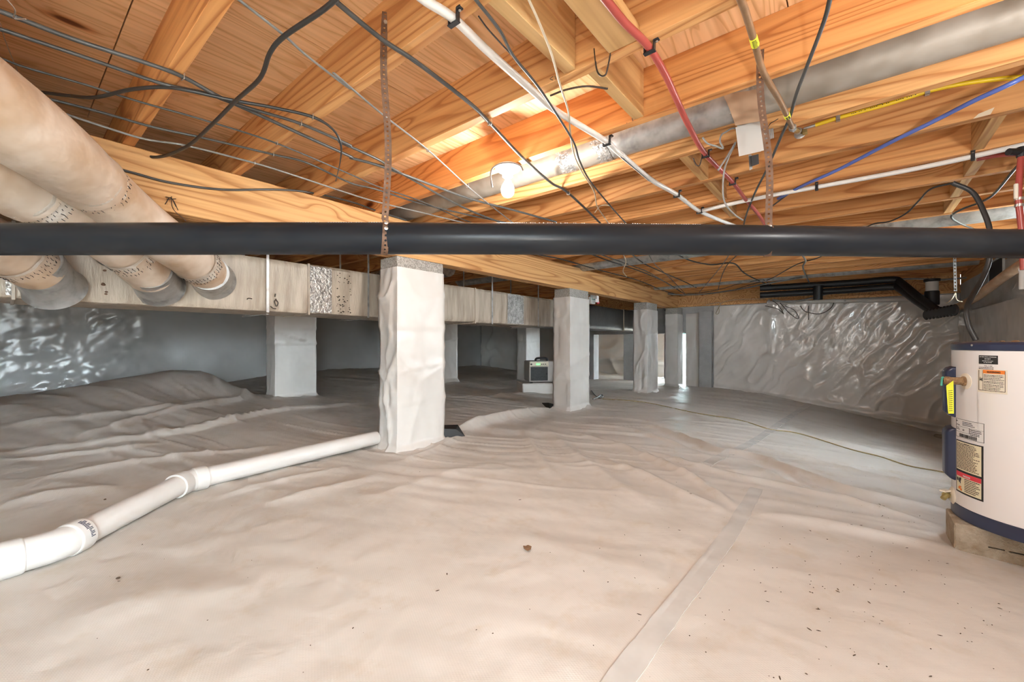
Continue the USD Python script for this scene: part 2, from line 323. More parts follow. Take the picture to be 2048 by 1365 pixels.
# long folds of the sheeting, each a polyline of picture points: (points, width, height)
FOLDS = [
    ([(1200, 848), (1300, 857), (1385, 884), (1435, 903), (1520, 922), (1600, 952), (1700, 985), (1800, 1005), (1890, 1022)], .045, .030),
    ([(1200, 889), (1310, 908), (1385, 930), (1460, 951), (1540, 968), (1630, 990), (1760, 1020), (1885, 1054)], .035, .016),
    ([(1200, 919), (1285, 951), (1370, 994), (1455, 1024)], .045, .018), ([(1277, 908), (1370, 951), (1440, 994), (1475, 1020)], .035, .014),
    ([(1500, 1030), (1630, 1046), (1800, 1080), (1915, 1098)], .05, .013), ([(1568, 938), (1630, 977), (1715, 1011), (1780, 1026)], .03, .010),
    ([(1150, 850), (1260, 862), (1340, 885), (1420, 915)], .03, .014), ([(1130, 862), (1230, 890), (1330, 930), (1420, 975)], .04, .014),
    ([(1090, 856), (1140, 900), (1220, 960), (1300, 1010)], .06, .012), ([(1040, 850), (1070, 900), (1110, 960)], .05, .010),
    ([(0, 902), (225, 882), (410, 852), (533, 827), (640, 816), (740, 806)], .028, .028), ([(0, 920), (180, 905), (330, 885)], .03, .012),
    ([(0, 815), (120, 790), (260, 770), (400, 760)], .05, .02), ([(140, 880), (300, 830), (480, 800), (600, 790)], .04, .016),
    ([(0, 850), (160, 835), (330, 815), (500, 795)], .045, .018), ([(60, 960), (230, 930), (420, 905), (560, 890)], .04, .012),
    ([(0, 1010), (120, 985), (260, 975)], .05, .009), ([(520, 1010), (640, 985), (760, 950)], .05, .010), ([(420, 1000), (560, 965), (700, 935)], .04, .010),
    ([(340, 1110), (380, 1090), (440, 1085)], .07, .005), ([(900, 866), (1000, 842), (1105, 818)], .07, .055), ([(700, 1010), (900, 950), (1060, 920)], .07, .008),
    ([(930, 800), (1020, 790), (1100, 785)], .06, .015), ([(1230, 800), (1400, 832), (1560, 862), (1750, 905), (1890, 940)], .05, .012),
    ([(1500, 890), (1640, 925), (1800, 965), (1890, 985)], .04, .014), ([(1450, 905), (1600, 975), (1700, 1000)], .04, .010),
    ([(1640, 880), (1760, 905), (1880, 925)], .05, .014), ([(1130, 835), (1240, 838), (1360, 855)], .04, .012),
    ([(960, 850), (900, 885), (830, 915), (780, 930)], .05, .012), ([(1020, 1060), (1180, 1120), (1330, 1150)], .10, .008), ([(100, 1250), (300, 1200), (520, 1180)], .12, .010),
]
FOLDS = [(np.array([at_floor(*p)[:2] for p in spline(np.array(pts, float), 6)]), w, h) for pts, w, h in FOLDS]
PIERS = [(1.62, 2.28), (3.70, 2.26), (5.66, 2.22), (6.885, 2.20), (1.69, 4.35), (3.70, 4.35), (5.70, 4.35)]
PW, PD = .39, .19
def height(x, y):
    x = np.asarray(x, float); y = np.asarray(y, float)
    h = base_h(x, y)
    q = x * RGT[0] + y * RGT[1]; d = x * FWD[0] + y * FWD[1]           # wrinkles run across the line of sight of the piers' rows
    a = q * .966 - d * .26; b = q * .26 + d * .966
    near = 1 - sstep(1.6, 2.6, d)
    wx, wy = a + .2 * nz(x * 1.1, y * 1.1, 3), b + .16 * nz(x * 1.1 + 9, y * 1.1, 4)
    mask = sstep(-.12, .22, nz(x * .9, y * .9, 21))
    far = sstep(1.3, 2.6, d)
    h = h + (.005 + .024 * far) * (.25 + mask) * nz(wx * .8, wy * 5.5, 11, 2) + (.0015 + .013 * far) * (.2 + mask) * nz(wx * 1.3, wy * 15, 31, 2) + (.001 + .009 * far) * ridged(wx * .9, wy * 7, 33, 1)
    h = h + .016 * nz(x * 1.2, y * 1.2, 41) * (1 - .4 * near) + .0012 * nz(wx * 5, wy * 12, 51, 2)
    pts = np.stack([x.ravel(), y.ravel()], 1); add = np.zeros(len(pts))
    for line, w, amp_f in FOLDS:
        lo, hi = line.min(0) - 3.2 * w, line.max(0) + 3.2 * w
        sel = np.nonzero(((pts >= lo) & (pts <= hi)).all(1))[0]
        if not len(sel): continue
        p = pts[sel]; best = np.full(len(p), 9e9); bt = np.zeros(len(p)); n = len(line) - 1
        for k in range(n):
            s = line[k + 1] - line[k]; t = np.clip(((p - line[k]) @ s) / (s @ s + 1e-12), 0, 1)
            dist = np.linalg.norm(p - line[k] - t[:, None] * s, axis=1); m = dist < best
            best = np.where(m, dist, best); bt = np.where(m, (k + t) / n, bt)
        add[sel] += 1.5 * amp_f * np.exp(-(best / (.8 * w)) ** 1.6) * np.sin(np.pi * np.clip(bt, 0, 1)) ** .6
    h = h + add.reshape(h.shape)
    for (px_, py_) in PIERS:                                        # the sheeting turns up a little at each pier
        dx = np.maximum(np.abs(x - px_ - PW / 2) - PW / 2, 0); dy = np.maximum(np.abs(y - py_ - PD / 2) - PD / 2, 0)
        h = h + .02 * np.exp(-(np.hypot(dx, dy) / .05) ** 2)
    return h
def spread(segs):
    out = []
    for a, b, s in segs: out.append(np.arange(a, b - 1e-9, s))
    return np.append(np.concatenate(out), segs[-1][1])
X0, X1, Y0, Y1 = -2.2, 7.17, -.97, 6.8
XS = spread([(X0, -.3, .06), (-.3, 4.4, .0135), (4.4, 7.2, .028), (7.2, 8.7, .06)]); YS = spread([(Y0, 3.3, .0135), (3.3, Y1, .028)])
FX, FY = np.meshgrid(XS, YS, indexing='ij')
FH = height(FX, FY)
_hf = RegularGridInterpolator((XS, YS), FH, bounds_error=False, fill_value=None)
def hf(x, y): return float(_hf((x, y)))
def hfv(x, y): return _hf(np.stack([np.asarray(x, float), np.asarray(y, float)], -1))
def on_floor(px, py):
    p = at_floor(px, py)
    for _ in range(25):
        p = at_z(px, py, .5 * p[2] + .5 * hf(min(max(p[0], X0), 8.6), min(max(p[1], Y0), Y1)))
    return p
floor = obj('floor', grid_mesh(np.stack([FX, FY, FH], -1)), M['floor'], smooth=True); setd(floor, 'wrinkled off-white plastic vapour sheeting spread over the whole crawl space ground', None, None, 'structure')

# ------------------------------------------------------------------ walls
def struct(name, mesh, mat, label=None, smooth=30):
    p = obj(name, mesh, mat, None, smooth); setd(p, label, None, None, 'structure'); return p
WT = CAMH + .59                                             # top of the block walls
def sheet_x(x, y0, y1, z0, z1, step, disp, flip=False):
    ys, zs = np.linspace(y0, y1, max(2, int(abs(y1-y0)/step))), np.linspace(z0, z1, max(2, int((z1-z0)/step)))
    A, B = np.meshgrid(ys, zs, indexing='ij'); return grid_mesh(np.stack([x - disp(A, B), A, B], -1))
def sheet_y(y, x0, x1, z0, z1, step, disp):
    xs, zs = np.linspace(x0, x1, max(2, int(abs(x1-x0)/step))), np.linspace(z0, z1, max(2, int((z1-z0)/step)))
    A, B = np.meshgrid(xs, zs, indexing='ij'); return grid_mesh(np.stack([A, y - disp(A, B), B], -1))
# far wall: grey blocks with a low opening through to the next bay
wall_far = struct('wall_far', [bx(X1, X1+.2, Y0-.2, 2.15, -.8, WT), bx(X1, X1+.2, 3.85, Y1+.2, -.8, WT), bx(X1, X1+.2, 2.15, 3.85, CAMH+.155, WT)], M['block_wall'], 'grey block far wall with a low opening into the next bay')
def far_disp(a, b):
    d = -(a - .9) * .80 - (b - .2) * .6; e = -(a - .9) * .6 + (b - .2) * .8
    w = d + .22 * nz(a * 2, b * 2, 5)
    k = .022 * nz(e * 1.1, w * 6.5, 7, 2) + .020 * np.maximum(0, nz(e * 1.6, w * 13, 8, 2)) + .016 * nz(a * 9, b * 3.2, 17, 2) + .010 * ridged(e * 2.2, w * 9, 18, 1) + .007 * nz(e * 9, w * 22, 19, 2)
    k += .02 * np.exp(-((a - .95) / .05) ** 2) * np.exp(-((b - .95) / .22) ** 2)
    k += .03 * np.exp(-((b + .14 - .12 * (a - .4)) / .035) ** 2)                  # the fold at the foot of the wall
    return .012 + np.maximum(k, -.008)
obj('liner_sheet', sheet_x(X1, Y0+.01, 1.72, -.5, WT-.015, .0125, far_disp), M['shiny'], wall_far, True, 'shiny wrinkled grey plastic sheet on the far wall')
def far2(a, b): return .012 + .03 * ridged(a * 1.6 + b, b * 1.6 - a, 27) + .015 * nz(a * 4, b * 4, 28)
obj('liner_sheet', sheet_x(X1, 3.95, Y1-.02, -.05, WT-.015, .02, far2), M['shiny'], wall_far, True, 'brownish wrinkled plastic sheet on the far wall beyond the dehumidifier')
obj('pilaster', bx(X1-.07, X1+.1, 1.74, 1.93, -.3, CAMH+.5, .004), M['block_wall'], wall_far)
obj('liner_patch', bx(X1-.008, X1+.02, 1.95, 2.15, -.1, CAMH+.48), M['pier'], wall_far)
wall_left = struct('wall_left', bx(X0-.2, 8.9, Y1, Y1+.2, -.8, DECK), M['block_wall'], 'left block wall behind the trunk duct')
def left_disp(a, b):
    near = 1 - sstep(.9, 1.6, a)
    k = near * (.03 * nz(a * 2.0 + .8 * b, b * 3.4 - 1.4 * a, 61, 2) + .035 * nz(a * 3.6 + 2 * b, b * 8 - 3 * a, 62, 3) + .03 * nz(a * 9, b * 5, 64, 3)) + .008 * nz(a * 3, b * 2, 63)
    return .015 + np.maximum(k, -.01)
obj('liner_sheet', sheet_y(Y1, X0+.02, X1-.05, -.1, WT, .02, left_disp), M['shinyleft'], wall_left, True, 'dull grey plastic sheet with bright crumpled folds')
wall_right = struct('wall_right', [bx(-.6, 3.1, Y0-.2, Y0, -.9, WT+.1), bx(4.5, 8.9, Y0-.2, Y0, -.9, WT+.1), bx(3.1, 3.6, Y0-.2, Y0, -.9, WT+.1), bx(3.6, 4.5, Y0-.2, Y0, -.9, CAMH+.25), bx(X0-.2, -1.7, Y0-.2, Y0, -.9, WT+.1), bx(-1.7, -.6, Y0-.2, Y0, -.9, .15)], M['block_wall'], 'grey block wall on the right behind the water heater')  # the gap beyond the heater is unseen, added to let in fill daylight
def right_disp(a, b): return -(.01 + .012 * ridged(a * 1.5 + b, b * 1.5 - a, 71) + .006 * nz(a * 4, b * 4, 72))
obj('liner_sheet', sheet_y(Y0, 4.52, X1-.03, -.6, CAMH+.34, .03, right_disp), M['wall'], wall_right, True)
wall_near = struct('wall_near', bx(X0-.2, X0, Y0-.2, Y1+.2, -.9, DECK), M['block_wall'])
# sills and rim boards on the walls
struct('trim_1', bx(X1+.0, X1+.04, Y0, Y1, WT, DECK, .002), M['girder'])
struct('trim_2', bx(X0, X1, Y0-.04, Y0, WT+.1, DECK, .002), M['girder'])
struct('trim_3', bx(X1-.02, X1+.18, Y0, Y1, WT, WT+.038, .003), M['girder'])
# next bay: walls lit by daylight through its access door
wall_bay = struct('wall_bay', [bx(8.7, 8.9, 2.98, Y1, -.5, DECK), bx(8.7, 8.9, Y0, 2.05, -.5, DECK), bx(8.7, 8.9, 2.05, 2.98, CAMH+.25, DECK)], M['block_wall'], 'block wall of the next bay with a daylit access opening')
def bay_disp(a, b): return .012 + .05 * ridged(a * 1.1 + b * .9, b * 1.3 - a * .7, 81) + .05 * np.exp(-((b - .33) / .05) ** 2)
obj('liner_sheet', sheet_x(8.7, 3.0, 5.6, -.02, CAMH+.4, .03, bay_disp), M['pier'], wall_bay, True)
struct('trim_4', bx(7.37, 8.9, Y0, Y1, DECK, DECK+.02), M['ply'])

# ------------------------------------------------------------------ ceiling: plywood sheets
ceiling = thing('ceiling', 'plywood subfloor overhead', None, None, 'structure')
y = Y0 - .1; row = 0
while y < Y1 + .1:
    x = X0 - (.6 if row % 2 else 0)
    while x < X1 + .1:
        obj('plywood_sheet', bx(x + .0015, min(x + 2.438, X1+.2), y + .0015, y + 1.2175, DECK, DECK + .018), M['ply'], ceiling); x += 2.44
    y += 1.22; row += 1

struct('ceiling_backing', bx(X0-.2, X1+.2, Y0-.2, Y1+.2, DECK + .0185, DECK + .04), M['ply'])  # unseen slab added to block sky light through the sheet gaps

# ------------------------------------------------------------------ joists, girder, blocking
JX = [.333 + .3795 * i for i in range(-6, 19)]
ORD = ['first', 'second', 'third', 'fourth', 'fifth', 'sixth', 'seventh', 'eighth', 'ninth', 'tenth']
rj = random.Random(5)
for n, x in enumerate(JX):
    i = n - 6; o = rj.uniform(-.004, .004)
    m = bx(x - .019 + o, x + .019 + o, Y0, Y1, JB, DECK, .0012)
    if i < 0: single('floor_joist', m, M['joist'], 'pine floor joist overhead, before the leftmost joist in view', 'joist', 'joists behind the camera', smooth=False)
    elif i < 10: single('floor_joist', m, M['joist'], f'pine floor joist under the plywood, {ORD[i]} counted from the upper left corner of the photo', 'joist', 'pine floor joists', smooth=False)
    else: single('floor_joist', m, M['joist'], 'far pine floor joist, one of those beyond the tenth from the upper left', 'joist', 'far pine floor joists', smooth=False)
girder = thing('girder', 'built-up pine girder resting on the front row of wrapped piers', 'beam')
for k in range(3):
    obj('ply', bx(X0, X1 + .1, 2.28 + .0385 * k, 2.28 + .0385 * k + .037, GB, JB - .001, .003), M['girder'], girder)
girder2 = thing('girder', 'dark girder over the rear row of piers behind the duct', 'beam')
for k in range(3):
    obj('ply', bx(X0, X1 + .1, 4.38 + .0385 * k, 4.38 + .0385 * k + .037, GB, JB - .001, .003), M['girder'], girder2)
def blockpiece(i, y, label, top=DECK, zb=JB):
    return single('blocking', bx(JX[i+6] + .019, JX[i+7] - .019, y - .019, y + .019, zb + .003, top - .001, .0015), M['block'], label, 'blocking', 'blocking between the joists')
B23 = blockpiece(1, .655, 'pine block between the second and third joists, next to the white pipe')
B34 = blockpiece(2, .60, 'pine block between the third and fourth joists beside the wire hook')
blockpiece(4, .575, 'pine block between the fifth and sixth joists under the red pipe')
blockpiece(5, .575, 'pine block between the sixth and seventh joists, beyond the red pipe')
blockpiece(6, .60, 'pine block between the seventh and eighth joists, near the end of the white pipe')
blockpiece(5, -.40, 'pine block at the right edge between the sixth and seventh joists')
blockpiece(6, -.43, 'pine block at the right between the seventh and eighth joists')
blockpiece(7, -.43, 'pine block at the right between the eighth and ninth joists')
blockpiece(8, -.45, 'pine block at the right between the ninth and tenth joists')
single('board_offcut', bx(.76, 1.075, .44, .53, JB + .002, JB + .04, .002), M['block'], 'short pine offcut nailed flat at the top edge of the photo', 'offcut')

# ------------------------------------------------------------------ piers wrapped in sheeting
def pier(x0, y0, w, d, zb, zt, cap, label, seed, creases, bulge=1.0):
    t = thing('pier', label, 'pier', 'wrapped block piers')
    obj('cap_block', bx(x0, x0+w, y0, y0+d, zt - cap - .06, zt - .001, .004), M['concrete'], t, label='bare concrete cap block')
    pts = []
    for (a, b, n) in (((0, 0), (w, 0), 26), ((w, 0), (w, d), 14), ((w, d), (0, d), 10), ((0, d), (0, 0), 14)):
        for k in range(n):
            s = k / n; pts.append((a[0] + (b[0]-a[0]) * s, a[1] + (b[1]-a[1]) * s))
    pts = np.array(pts); pts = np.vstack([pts, pts[:1]])
    zs = np.concatenate([np.linspace(zb - .03, zb + .08, 10, endpoint=False), np.linspace(zb + .08, zt - cap, 70)])
    P, Z = np.meshgrid(np.arange(len(pts)), zs, indexing='ij')
    x, y = pts[P][..., 0], pts[P][..., 1]
    c = np.array([w/2, d/2]); nrm = np.stack([(x - c[0]) / (w/2), (y - c[1]) / (d/2)], -1)
    nrm = np.where(np.abs(nrm) > .985, np.sign(nrm), 0); nrm /= np.linalg.norm(nrm, axis=-1, keepdims=True) + 1e-9
    side = np.where(nrm[..., 0] < -.5, 1.0, np.where(nrm[..., 1] < -.5, .35, .6)) * bulge
    u = x + y * 1.7
    disp = .008 + side * (.034 * nz(u * 8 + seed * 3, Z * 4, seed, 3) + .010 * ridged(u * 3 + Z * 2 + seed, Z * 4 - u * 2, seed + 5, 1) + .018 * ridged(u * 4, Z * 2.2, seed + 9, 1) * (1 - sstep(zb + .1, zb + .6, Z)))
    for cz, sl in creases: disp = disp + .005 * sstep(0, .004, Z - (cz + sl * u)) * np.exp(-((Z - (cz + sl * u)) / .03) ** 2 * (Z > cz + sl * u))
    low = 1 - sstep(zb - .005, zb + .05, Z); disp = disp + .03 * low * (1 + .8 * nz(u * 9, Z * 3, seed + 20))
    disp = np.maximum(disp, .003)
    Q = np.stack([x0 + x + nrm[..., 0] * disp, y0 + y + nrm[..., 1] * disp, Z], -1); Q[-1] = Q[0]
    obj('liner_wrap', grid_mesh(Q), M['pier'], t, True, 'white plastic sheeting wrapped round the pier')
    return t
fz = lambda x, y: float(base_h(x, y))
pier(1.62, 2.28, PW, PD, fz(1.8, 2.3), GB, .072, 'nearest white wrapped pier, tall in the middle of the photo', 1, [(CAMH+.10, .0), (CAMH-.20, .12), (CAMH-.42, .08)], 1.5)
pier(3.70, 2.26, PW, PD, fz(3.9, 2.3), GB, .09, 'second wrapped pier of the front row, beside the dehumidifier', 2, [(CAMH+.17, .0), (CAMH-.25, .3), (CAMH-.4, .1)])
pier(5.66, 2.22, PW, PD, fz(5.8, 2.3), GB, .10, 'third wrapped pier of the front row, with floor highlights at its foot', 3, [(CAMH+.1, .1)])
pier(6.885, 2.20, .255, PD, fz(7.0, 2.3), GB, .10, 'fourth wrapped pier, next to the far opening', 4, [(CAMH+.15, .1)], .6)
pier(1.69, 4.35, PW, PD, fz(1.9, 4.4), GB, .09, 'grey wrapped rear pier under the duct at the left', 6, [(CAMH+.14, .0), (CAMH-.02, .0), (CAMH+.1, -.3)], .5)
pier(3.70, 4.35, PW, PD, fz(3.9, 4.4), GB, .09, 'shaded rear pier just right of the nearest pier', 7, [(CAMH, .1)], .5)
pier(5.70, 4.35, PW, PD, fz(5.8, 4.4), GB, .09, 'shaded rear pier behind the dehumidifier', 8, [(CAMH, .1)], .5)
single('door_post', bx(7.55, 7.7, 3.22, 3.42, -.2, CAMH+.5, .004), M['block_wall'], 'grey block post standing in the far low opening', 'post')

# ------------------------------------------------------------------ trunk duct and the three round branch ducts
TY0, TY1, TZ0, TZ1 = 2.76, 3.14, CAMH + .1875, CAMH + .513
trunk = thing('trunk_duct', 'long rectangular stained metal trunk duct hung behind the girder', 'duct')
edges_px = [27, 235, 617, 700, 950, 1042, 1110]
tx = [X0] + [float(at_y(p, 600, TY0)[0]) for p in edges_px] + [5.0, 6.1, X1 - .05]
def duct_panel(x0, x1, seed):
    """One length of the trunk, its front a little dented, its lower edge rounded."""
    n = max(3, int((x1 - x0) / .025)); xs = np.linspace(x0, x1, n)
    prof = [(TY1, TZ1), (TY1, TZ0 + .0), (TY0 + .03, TZ0), (TY0 + .012, TZ0 + .006), (TY0, TZ0 + .025)] + [(TY0, z) for z in np.linspace(TZ0 + .05, TZ1 - .02, 14)] + [(TY0 + .012, TZ1), (TY1, TZ1)]
    prof = np.array(prof); A, B = np.meshgrid(xs, np.arange(len(prof)), indexing='ij')
    Yp, Zp = prof[B][..., 0].copy(), prof[B][..., 1].copy()
    fr = (prof[B][..., 0] < TY0 + .011)
    d = .010 * nz(A * 3, Zp * 4, seed) + .004 * nz(A * 12, Zp * 3, seed + 3)
    Yp = Yp + d * fr; Zp = Zp + .008 * nz(A * 2.5, Zp * 0, seed + 5)
    return grid_mesh(np.stack([A, Yp, Zp], -1))
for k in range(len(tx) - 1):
    obj('duct_panel', duct_panel(tx[k], tx[k+1], 100 + k), M['trunk' if k < 7 else 'trunkdark'], trunk, label=None if k < 7 else 'black faced duct panel')  # the later panels take a much darker colour than the rest
for k in range(1, len(tx) - 1):                                   # raised joints
    if k in (1, 3, 5, 8, 9): obj('joint_flange', bx(tx[k] - .006, tx[k] + .006, TY0 - .010, TY1, TZ0 - .006, TZ1 + .004, .002), M['trunk'], trunk)
def studs(x0, x1, n, seed, r=.007):
    g = random.Random(seed); ms = []
    for _ in range(n):
        s = trimesh.creation.icosphere(subdivisions=1, radius=g.uniform(.5, 1) * r); s.apply_scale((1, .7, .7))
        s.apply_translation((g.uniform(x0, x1), TY0 - .001, g.uniform(TZ0 + .02, TZ1 - .03))); ms.append(s)
    return cat(ms)
def patch(x0, x1, mat, seed, amp=.004, z0=None, z1=None):
    xs, zs = np.linspace(x0, x1, 26), np.linspace(z0 or TZ0 + .012, z1 or TZ1 - .01, 40); A, B = np.meshgrid(xs, zs, indexing='ij')
    return grid_mesh(np.stack([A, TY0 - .009 - amp * (nz(A * 40, B * 40, seed) + 2 * nz(A * 12, B * 14, seed + 1)), B], -1))
pxx = lambda p, yy=600: float(at_y(p, yy, TY0)[0])
obj('foil_tape', patch(pxx(619), pxx(662), M['foil'], 5), M['foil'], trunk, True, 'dimpled foil tape over a joint')
obj('staple_row', studs(pxx(622), pxx(660), 34, 3, .006), M['wrapseam'], trunk, kind='stuff')
obj('staple_row', studs(pxx(672), pxx(702), 46, 4, .006), M['wire'], trunk, kind='stuff')
obj('foil_tape', patch(pxx(1014), pxx(1046), M['foil'], 9), M['foil'], trunk, True)
obj('foil_tape', patch(pxx(11), pxx(27), M['foil'], 13, .002), M['foil'], trunk, True)
obj('drip_mark', [tube([at_y(*p, TY0 - .008) for p in q], .003, 6, 5) for q in ([(552, 598), (549, 604), (553, 613), (556, 606), (552, 600)], [(551, 588), (550, 594)], [(541, 613), (546, 617), (552, 618)], [(494, 599), (497, 597), (504, 598)])], M['wire'], trunk)
obj('screw', studs(pxx(206), pxx(213), 6, 8, .010), M['rust'], trunk, kind='stuff')
def hanger(px, top_py, w=.018, label=None):
    xa = pxx(px)
    t = single('duct_hanger', [bx(xa - w/2, xa + w/2, TY0 - .0125, TY0 - .0105, TZ0 - .004, JB + .06, .0005), bx(xa - w/2, xa + w/2, TY0 - .0125, TY1 + .01, TZ0 - .016, TZ0 - .012, .0005), bx(xa - w/2, xa + w/2, TY1 + .008, TY1 + .01, TZ0 - .016, JB + .06)], M['galv'], label, 'hanger strap', 'trunk duct hangers')
hanger(534, 515, .016, 'pale metal strap holding the trunk duct, left of the nearest pier near the tape patch')
hanger(735, 515, .014, 'pale metal strap round the trunk duct just left of the nearest pier')
hanger(983, 560, .020, 'pale metal strap round the trunk duct, right of the nearest pier')
hanger(1075, 560, .020, 'pale metal strap round the trunk duct, left of the second pier')

R = .096
axes = {
    'a': [(-.75, .62, CAMH+.72), (-.4, 1.05, CAMH+.64), (.0, 1.61, CAMH+.56), (.227, 2.02, CAMH+.523), (.40, 2.25, CAMH+.462), (.574, 2.46, CAMH+.405), (.70, 2.64, CAMH+.36)],
    'b': [(-.85, 1.25, CAMH+.66), (-.4, 1.65, CAMH+.58), (.0, 2.06, CAMH+.512), (.16, 2.24, CAMH+.47), (.32, 2.42, CAMH+.41), (.46, 2.62, CAMH+.33)],
    'c': [(-1.0, 1.5, CAMH+.6), (-.5, 1.95, CAMH+.47), (-.2, 2.2, CAMH+.415), (-.02, 2.45, CAMH+.365), (.10, 2.63, CAMH+.31)]}
ends = {'a': (425, 560), 'b': (318, 572), 'c': (108, 575)}
dlab = {'a': 'big tan jacketed round duct, the nearest of the three at the left', 'b': 'tan jacketed round duct partly hidden below the nearest one', 'c': 'tan jacketed round duct at the left edge, lowest of the three'}
rads = {'a': (1.0, 1.03, .965, .965), 'b': (1.02, .98, .98), 'c': (1.02, .98, .98)}
splits = {'a': (0, .27, .46, .86, 1), 'b': (0, .45, .82, 1), 'c': (0, .5, .85, 1)}
for k in 'abc':
    t = thing('branch_duct', dlab[k], 'duct', 'round branch ducts into the trunk')
    path = spline(axes[k], 14); n = len(path); cut = splits[k]
    for s in range(len(cut) - 1):
        i0, i1 = int(cut[s] * (n - 1)), int(cut[s+1] * (n - 1)) + 1
        seg = path[i0:i1 + (1 if i1 < n else 0)]
        r = R * rads[k][s]; rn = rads[k][s]
        m = tube(seg, r, 40, smooth_path=False)
        v = m.vertices; cc = seg[np.argmin(np.linalg.norm(v[:, None] - seg[None], axis=2), axis=1)]
        dv = v - cc; ln = np.linalg.norm(dv, axis=1, keepdims=True) + 1e-9
        bump = .006 * nz(v[:, 0] * 7 + v[:, 2] * 5, v[:, 1] * 7, 200 + s, 3) + .004 * ridged(v[:, 0] * 6 + v[:, 2] * 9, v[:, 1] * 2, 210 + s)
        v = v + np.where(ln > .02, dv / ln * bump[:, None], 0)
        obj('jacket', trimesh.Trimesh(v, m.faces, process=False), M['wrap'], t, 60)
        if s > 0:                                                # torn taped seam with staples
            c0 = path[i0]; d = path[min(i0 + 1, n-1)] - path[max(i0 - 1, 0)]; d /= np.linalg.norm(d)
            a = np.cross(d, [0, 0, 1]); a /= np.linalg.norm(a); b = np.cross(d, a)
            g = np.linspace(0, 2 * np.pi, 61)[:-1]; prof = [(-.012, R * (rn + .06)), (-.002, R * (rn + .062)), (.010, R * (rn + .02)), (.045, R * (rn + .012)), (.070, R * (rn - .004))]
            P = np.array([[c0 + d * (h + .008 * (nz(q * 2.1, 0 * q, 33 + s)) ) + (np.cos(q) * a + np.sin(q) * b) * rr * (1 + .012 * nz(q * 6, h * 60, 37)) for q in np.append(g, g[0])] for h, rr in prof])
            obj('seam_band', grid_mesh(P), M['wrapseam'], t, 60, 'mastic and tape seam round the duct')
            st = []
            rr = random.Random(300 + s + ord(k))
            for q in np.arange(0, 2 * np.pi, .16):
                for row in range(3):
                    h = .018 + row * .02 + rr.uniform(-.008, .008); e = c0 + d * h + (np.cos(q) * a + np.sin(q) * b) * R * (rn + .024)
                    st.append(tube([e, e + d * rr.uniform(.006, .014) + (np.cos(q + .1) * a + np.sin(q + .1) * b - np.cos(q) * a - np.sin(q) * b) * rr.uniform(-.03, .04)], .0013, 4, 2))
            obj('staple_row', st, M['ink'], t, kind='stuff')
    e = path[-1]; q = np.array(at_y(*ends[k], TY0)); d = q - e; L = np.linalg.norm(d)
    obj('collar', lathe([(R * .97, -.06), (R * .99, L * .3), (R * 1.02, L * .8), (R * 1.16, L + .004)], 40, e, d), M['galv'], t, 40, 'grey metal take-off collar')
# ------------------------------------------------------------------ round ducts up between the joists
def round_duct(label, x, z, r, y0, y1, mats, cuts, seed, group='round ducts between the joists'):
    t = thing('round_duct', label, 'duct', group)
    ys = [y0] + list(cuts) + [y1]
    for k in range(len(ys) - 1):
        pts = np.stack([np.full(24, x), np.linspace(ys[k], ys[k+1], 24), np.full(24, z)], 1)
        m = tube(pts, r * (1.0 if k % 2 else 1.035), 36, smooth_path=False); v = m.vertices
        cc = np.stack([np.full(len(v), x), v[:, 1], np.full(len(v), z)], 1); dv = v - cc; ln = np.linalg.norm(dv, axis=1, keepdims=True)
        v = v + np.where(ln > .02, dv / (ln + 1e-9), 0) * (.006 * nz(v[:, 0] * 9 + v[:, 2] * 9, v[:, 1] * 5, seed + k))[:, None]
        obj('duct_length', trimesh.Trimesh(v, m.faces, process=False), mats[k % len(mats)], t, 60)
    for k, yc in enumerate(cuts):
        g = np.linspace(0, 2 * np.pi, 73); prof = [(-.03, 1.035), (-.015, 1.055), (.01, 1.05), (.03, 1.03), (.05, 1.01)]
        P = np.array([[(x + r * rr * (1 + .05 * nz(q * 5, h * 90, seed + 7)) * np.cos(q), yc + h + .03 * nz(q * 2.5, 0 * q, seed + k), z + r * rr * (1 + .05 * nz(q * 5, h * 90, seed + 7)) * np.sin(q)) for q in g] for h, rr in prof])
        obj('foil_seam', grid_mesh(P), M['foil'], t, False, 'crumpled foil tape round a duct joint')
    return t
DX, DZ, DR = 1.752, CAMH + .899, .064
round_duct('dull grey round duct running between joists past the lit bulb', DX, DZ, DR, Y0 + .02, 3.4, [M['duct'], M['galv'], M['duct']], [.30, .87, 1.06], 400)
round_duct('grey round duct high between the far joists beyond the black pipe', 4.0, CAMH + .87, .09, Y0 + .02, 4.2, [M['galv']], [-.2, 1.2], 420)
round_duct('grey round duct near the far wall, above the dark insulated lines', 6.12, CAMH + .86, .085, Y0 + .02, 3.8, [M['galv']], [.2], 440)
round_duct('foil covered round duct rising behind the trunk duct, seen left of the nearest pier', 2.62, CAMH + .70, .085, 2.9, 4.1, [M['foil']], [3.3], 460)
# torn brown facing hanging by the junction box
def flap(px_list, x, seed, amp=.02):
    P = np.array([[at_x(a[0] * (1-s) + b[0] * s, a[1] * (1-s) + b[1] * s, x) for s in np.linspace(0, 1, 14)] for a, b in zip(*[spline(np.array(q, float), 6) for q in px_list])])
    P[..., 0] += amp * nz(P[..., 1] * 12, P[..., 2] * 12, seed); th = P.copy(); th[..., 0] += .003
    return cat([grid_mesh(P), grid_mesh(th)])
single('paper_flap', flap(([(1446, 190), (1458, 216), (1470, 250)], [(1512, 178), (1522, 205), (1528, 240)]), 1.682, 5), M['card'], 'torn brown paper facing hanging under the round duct behind the junction box', 'paper', smooth=True)

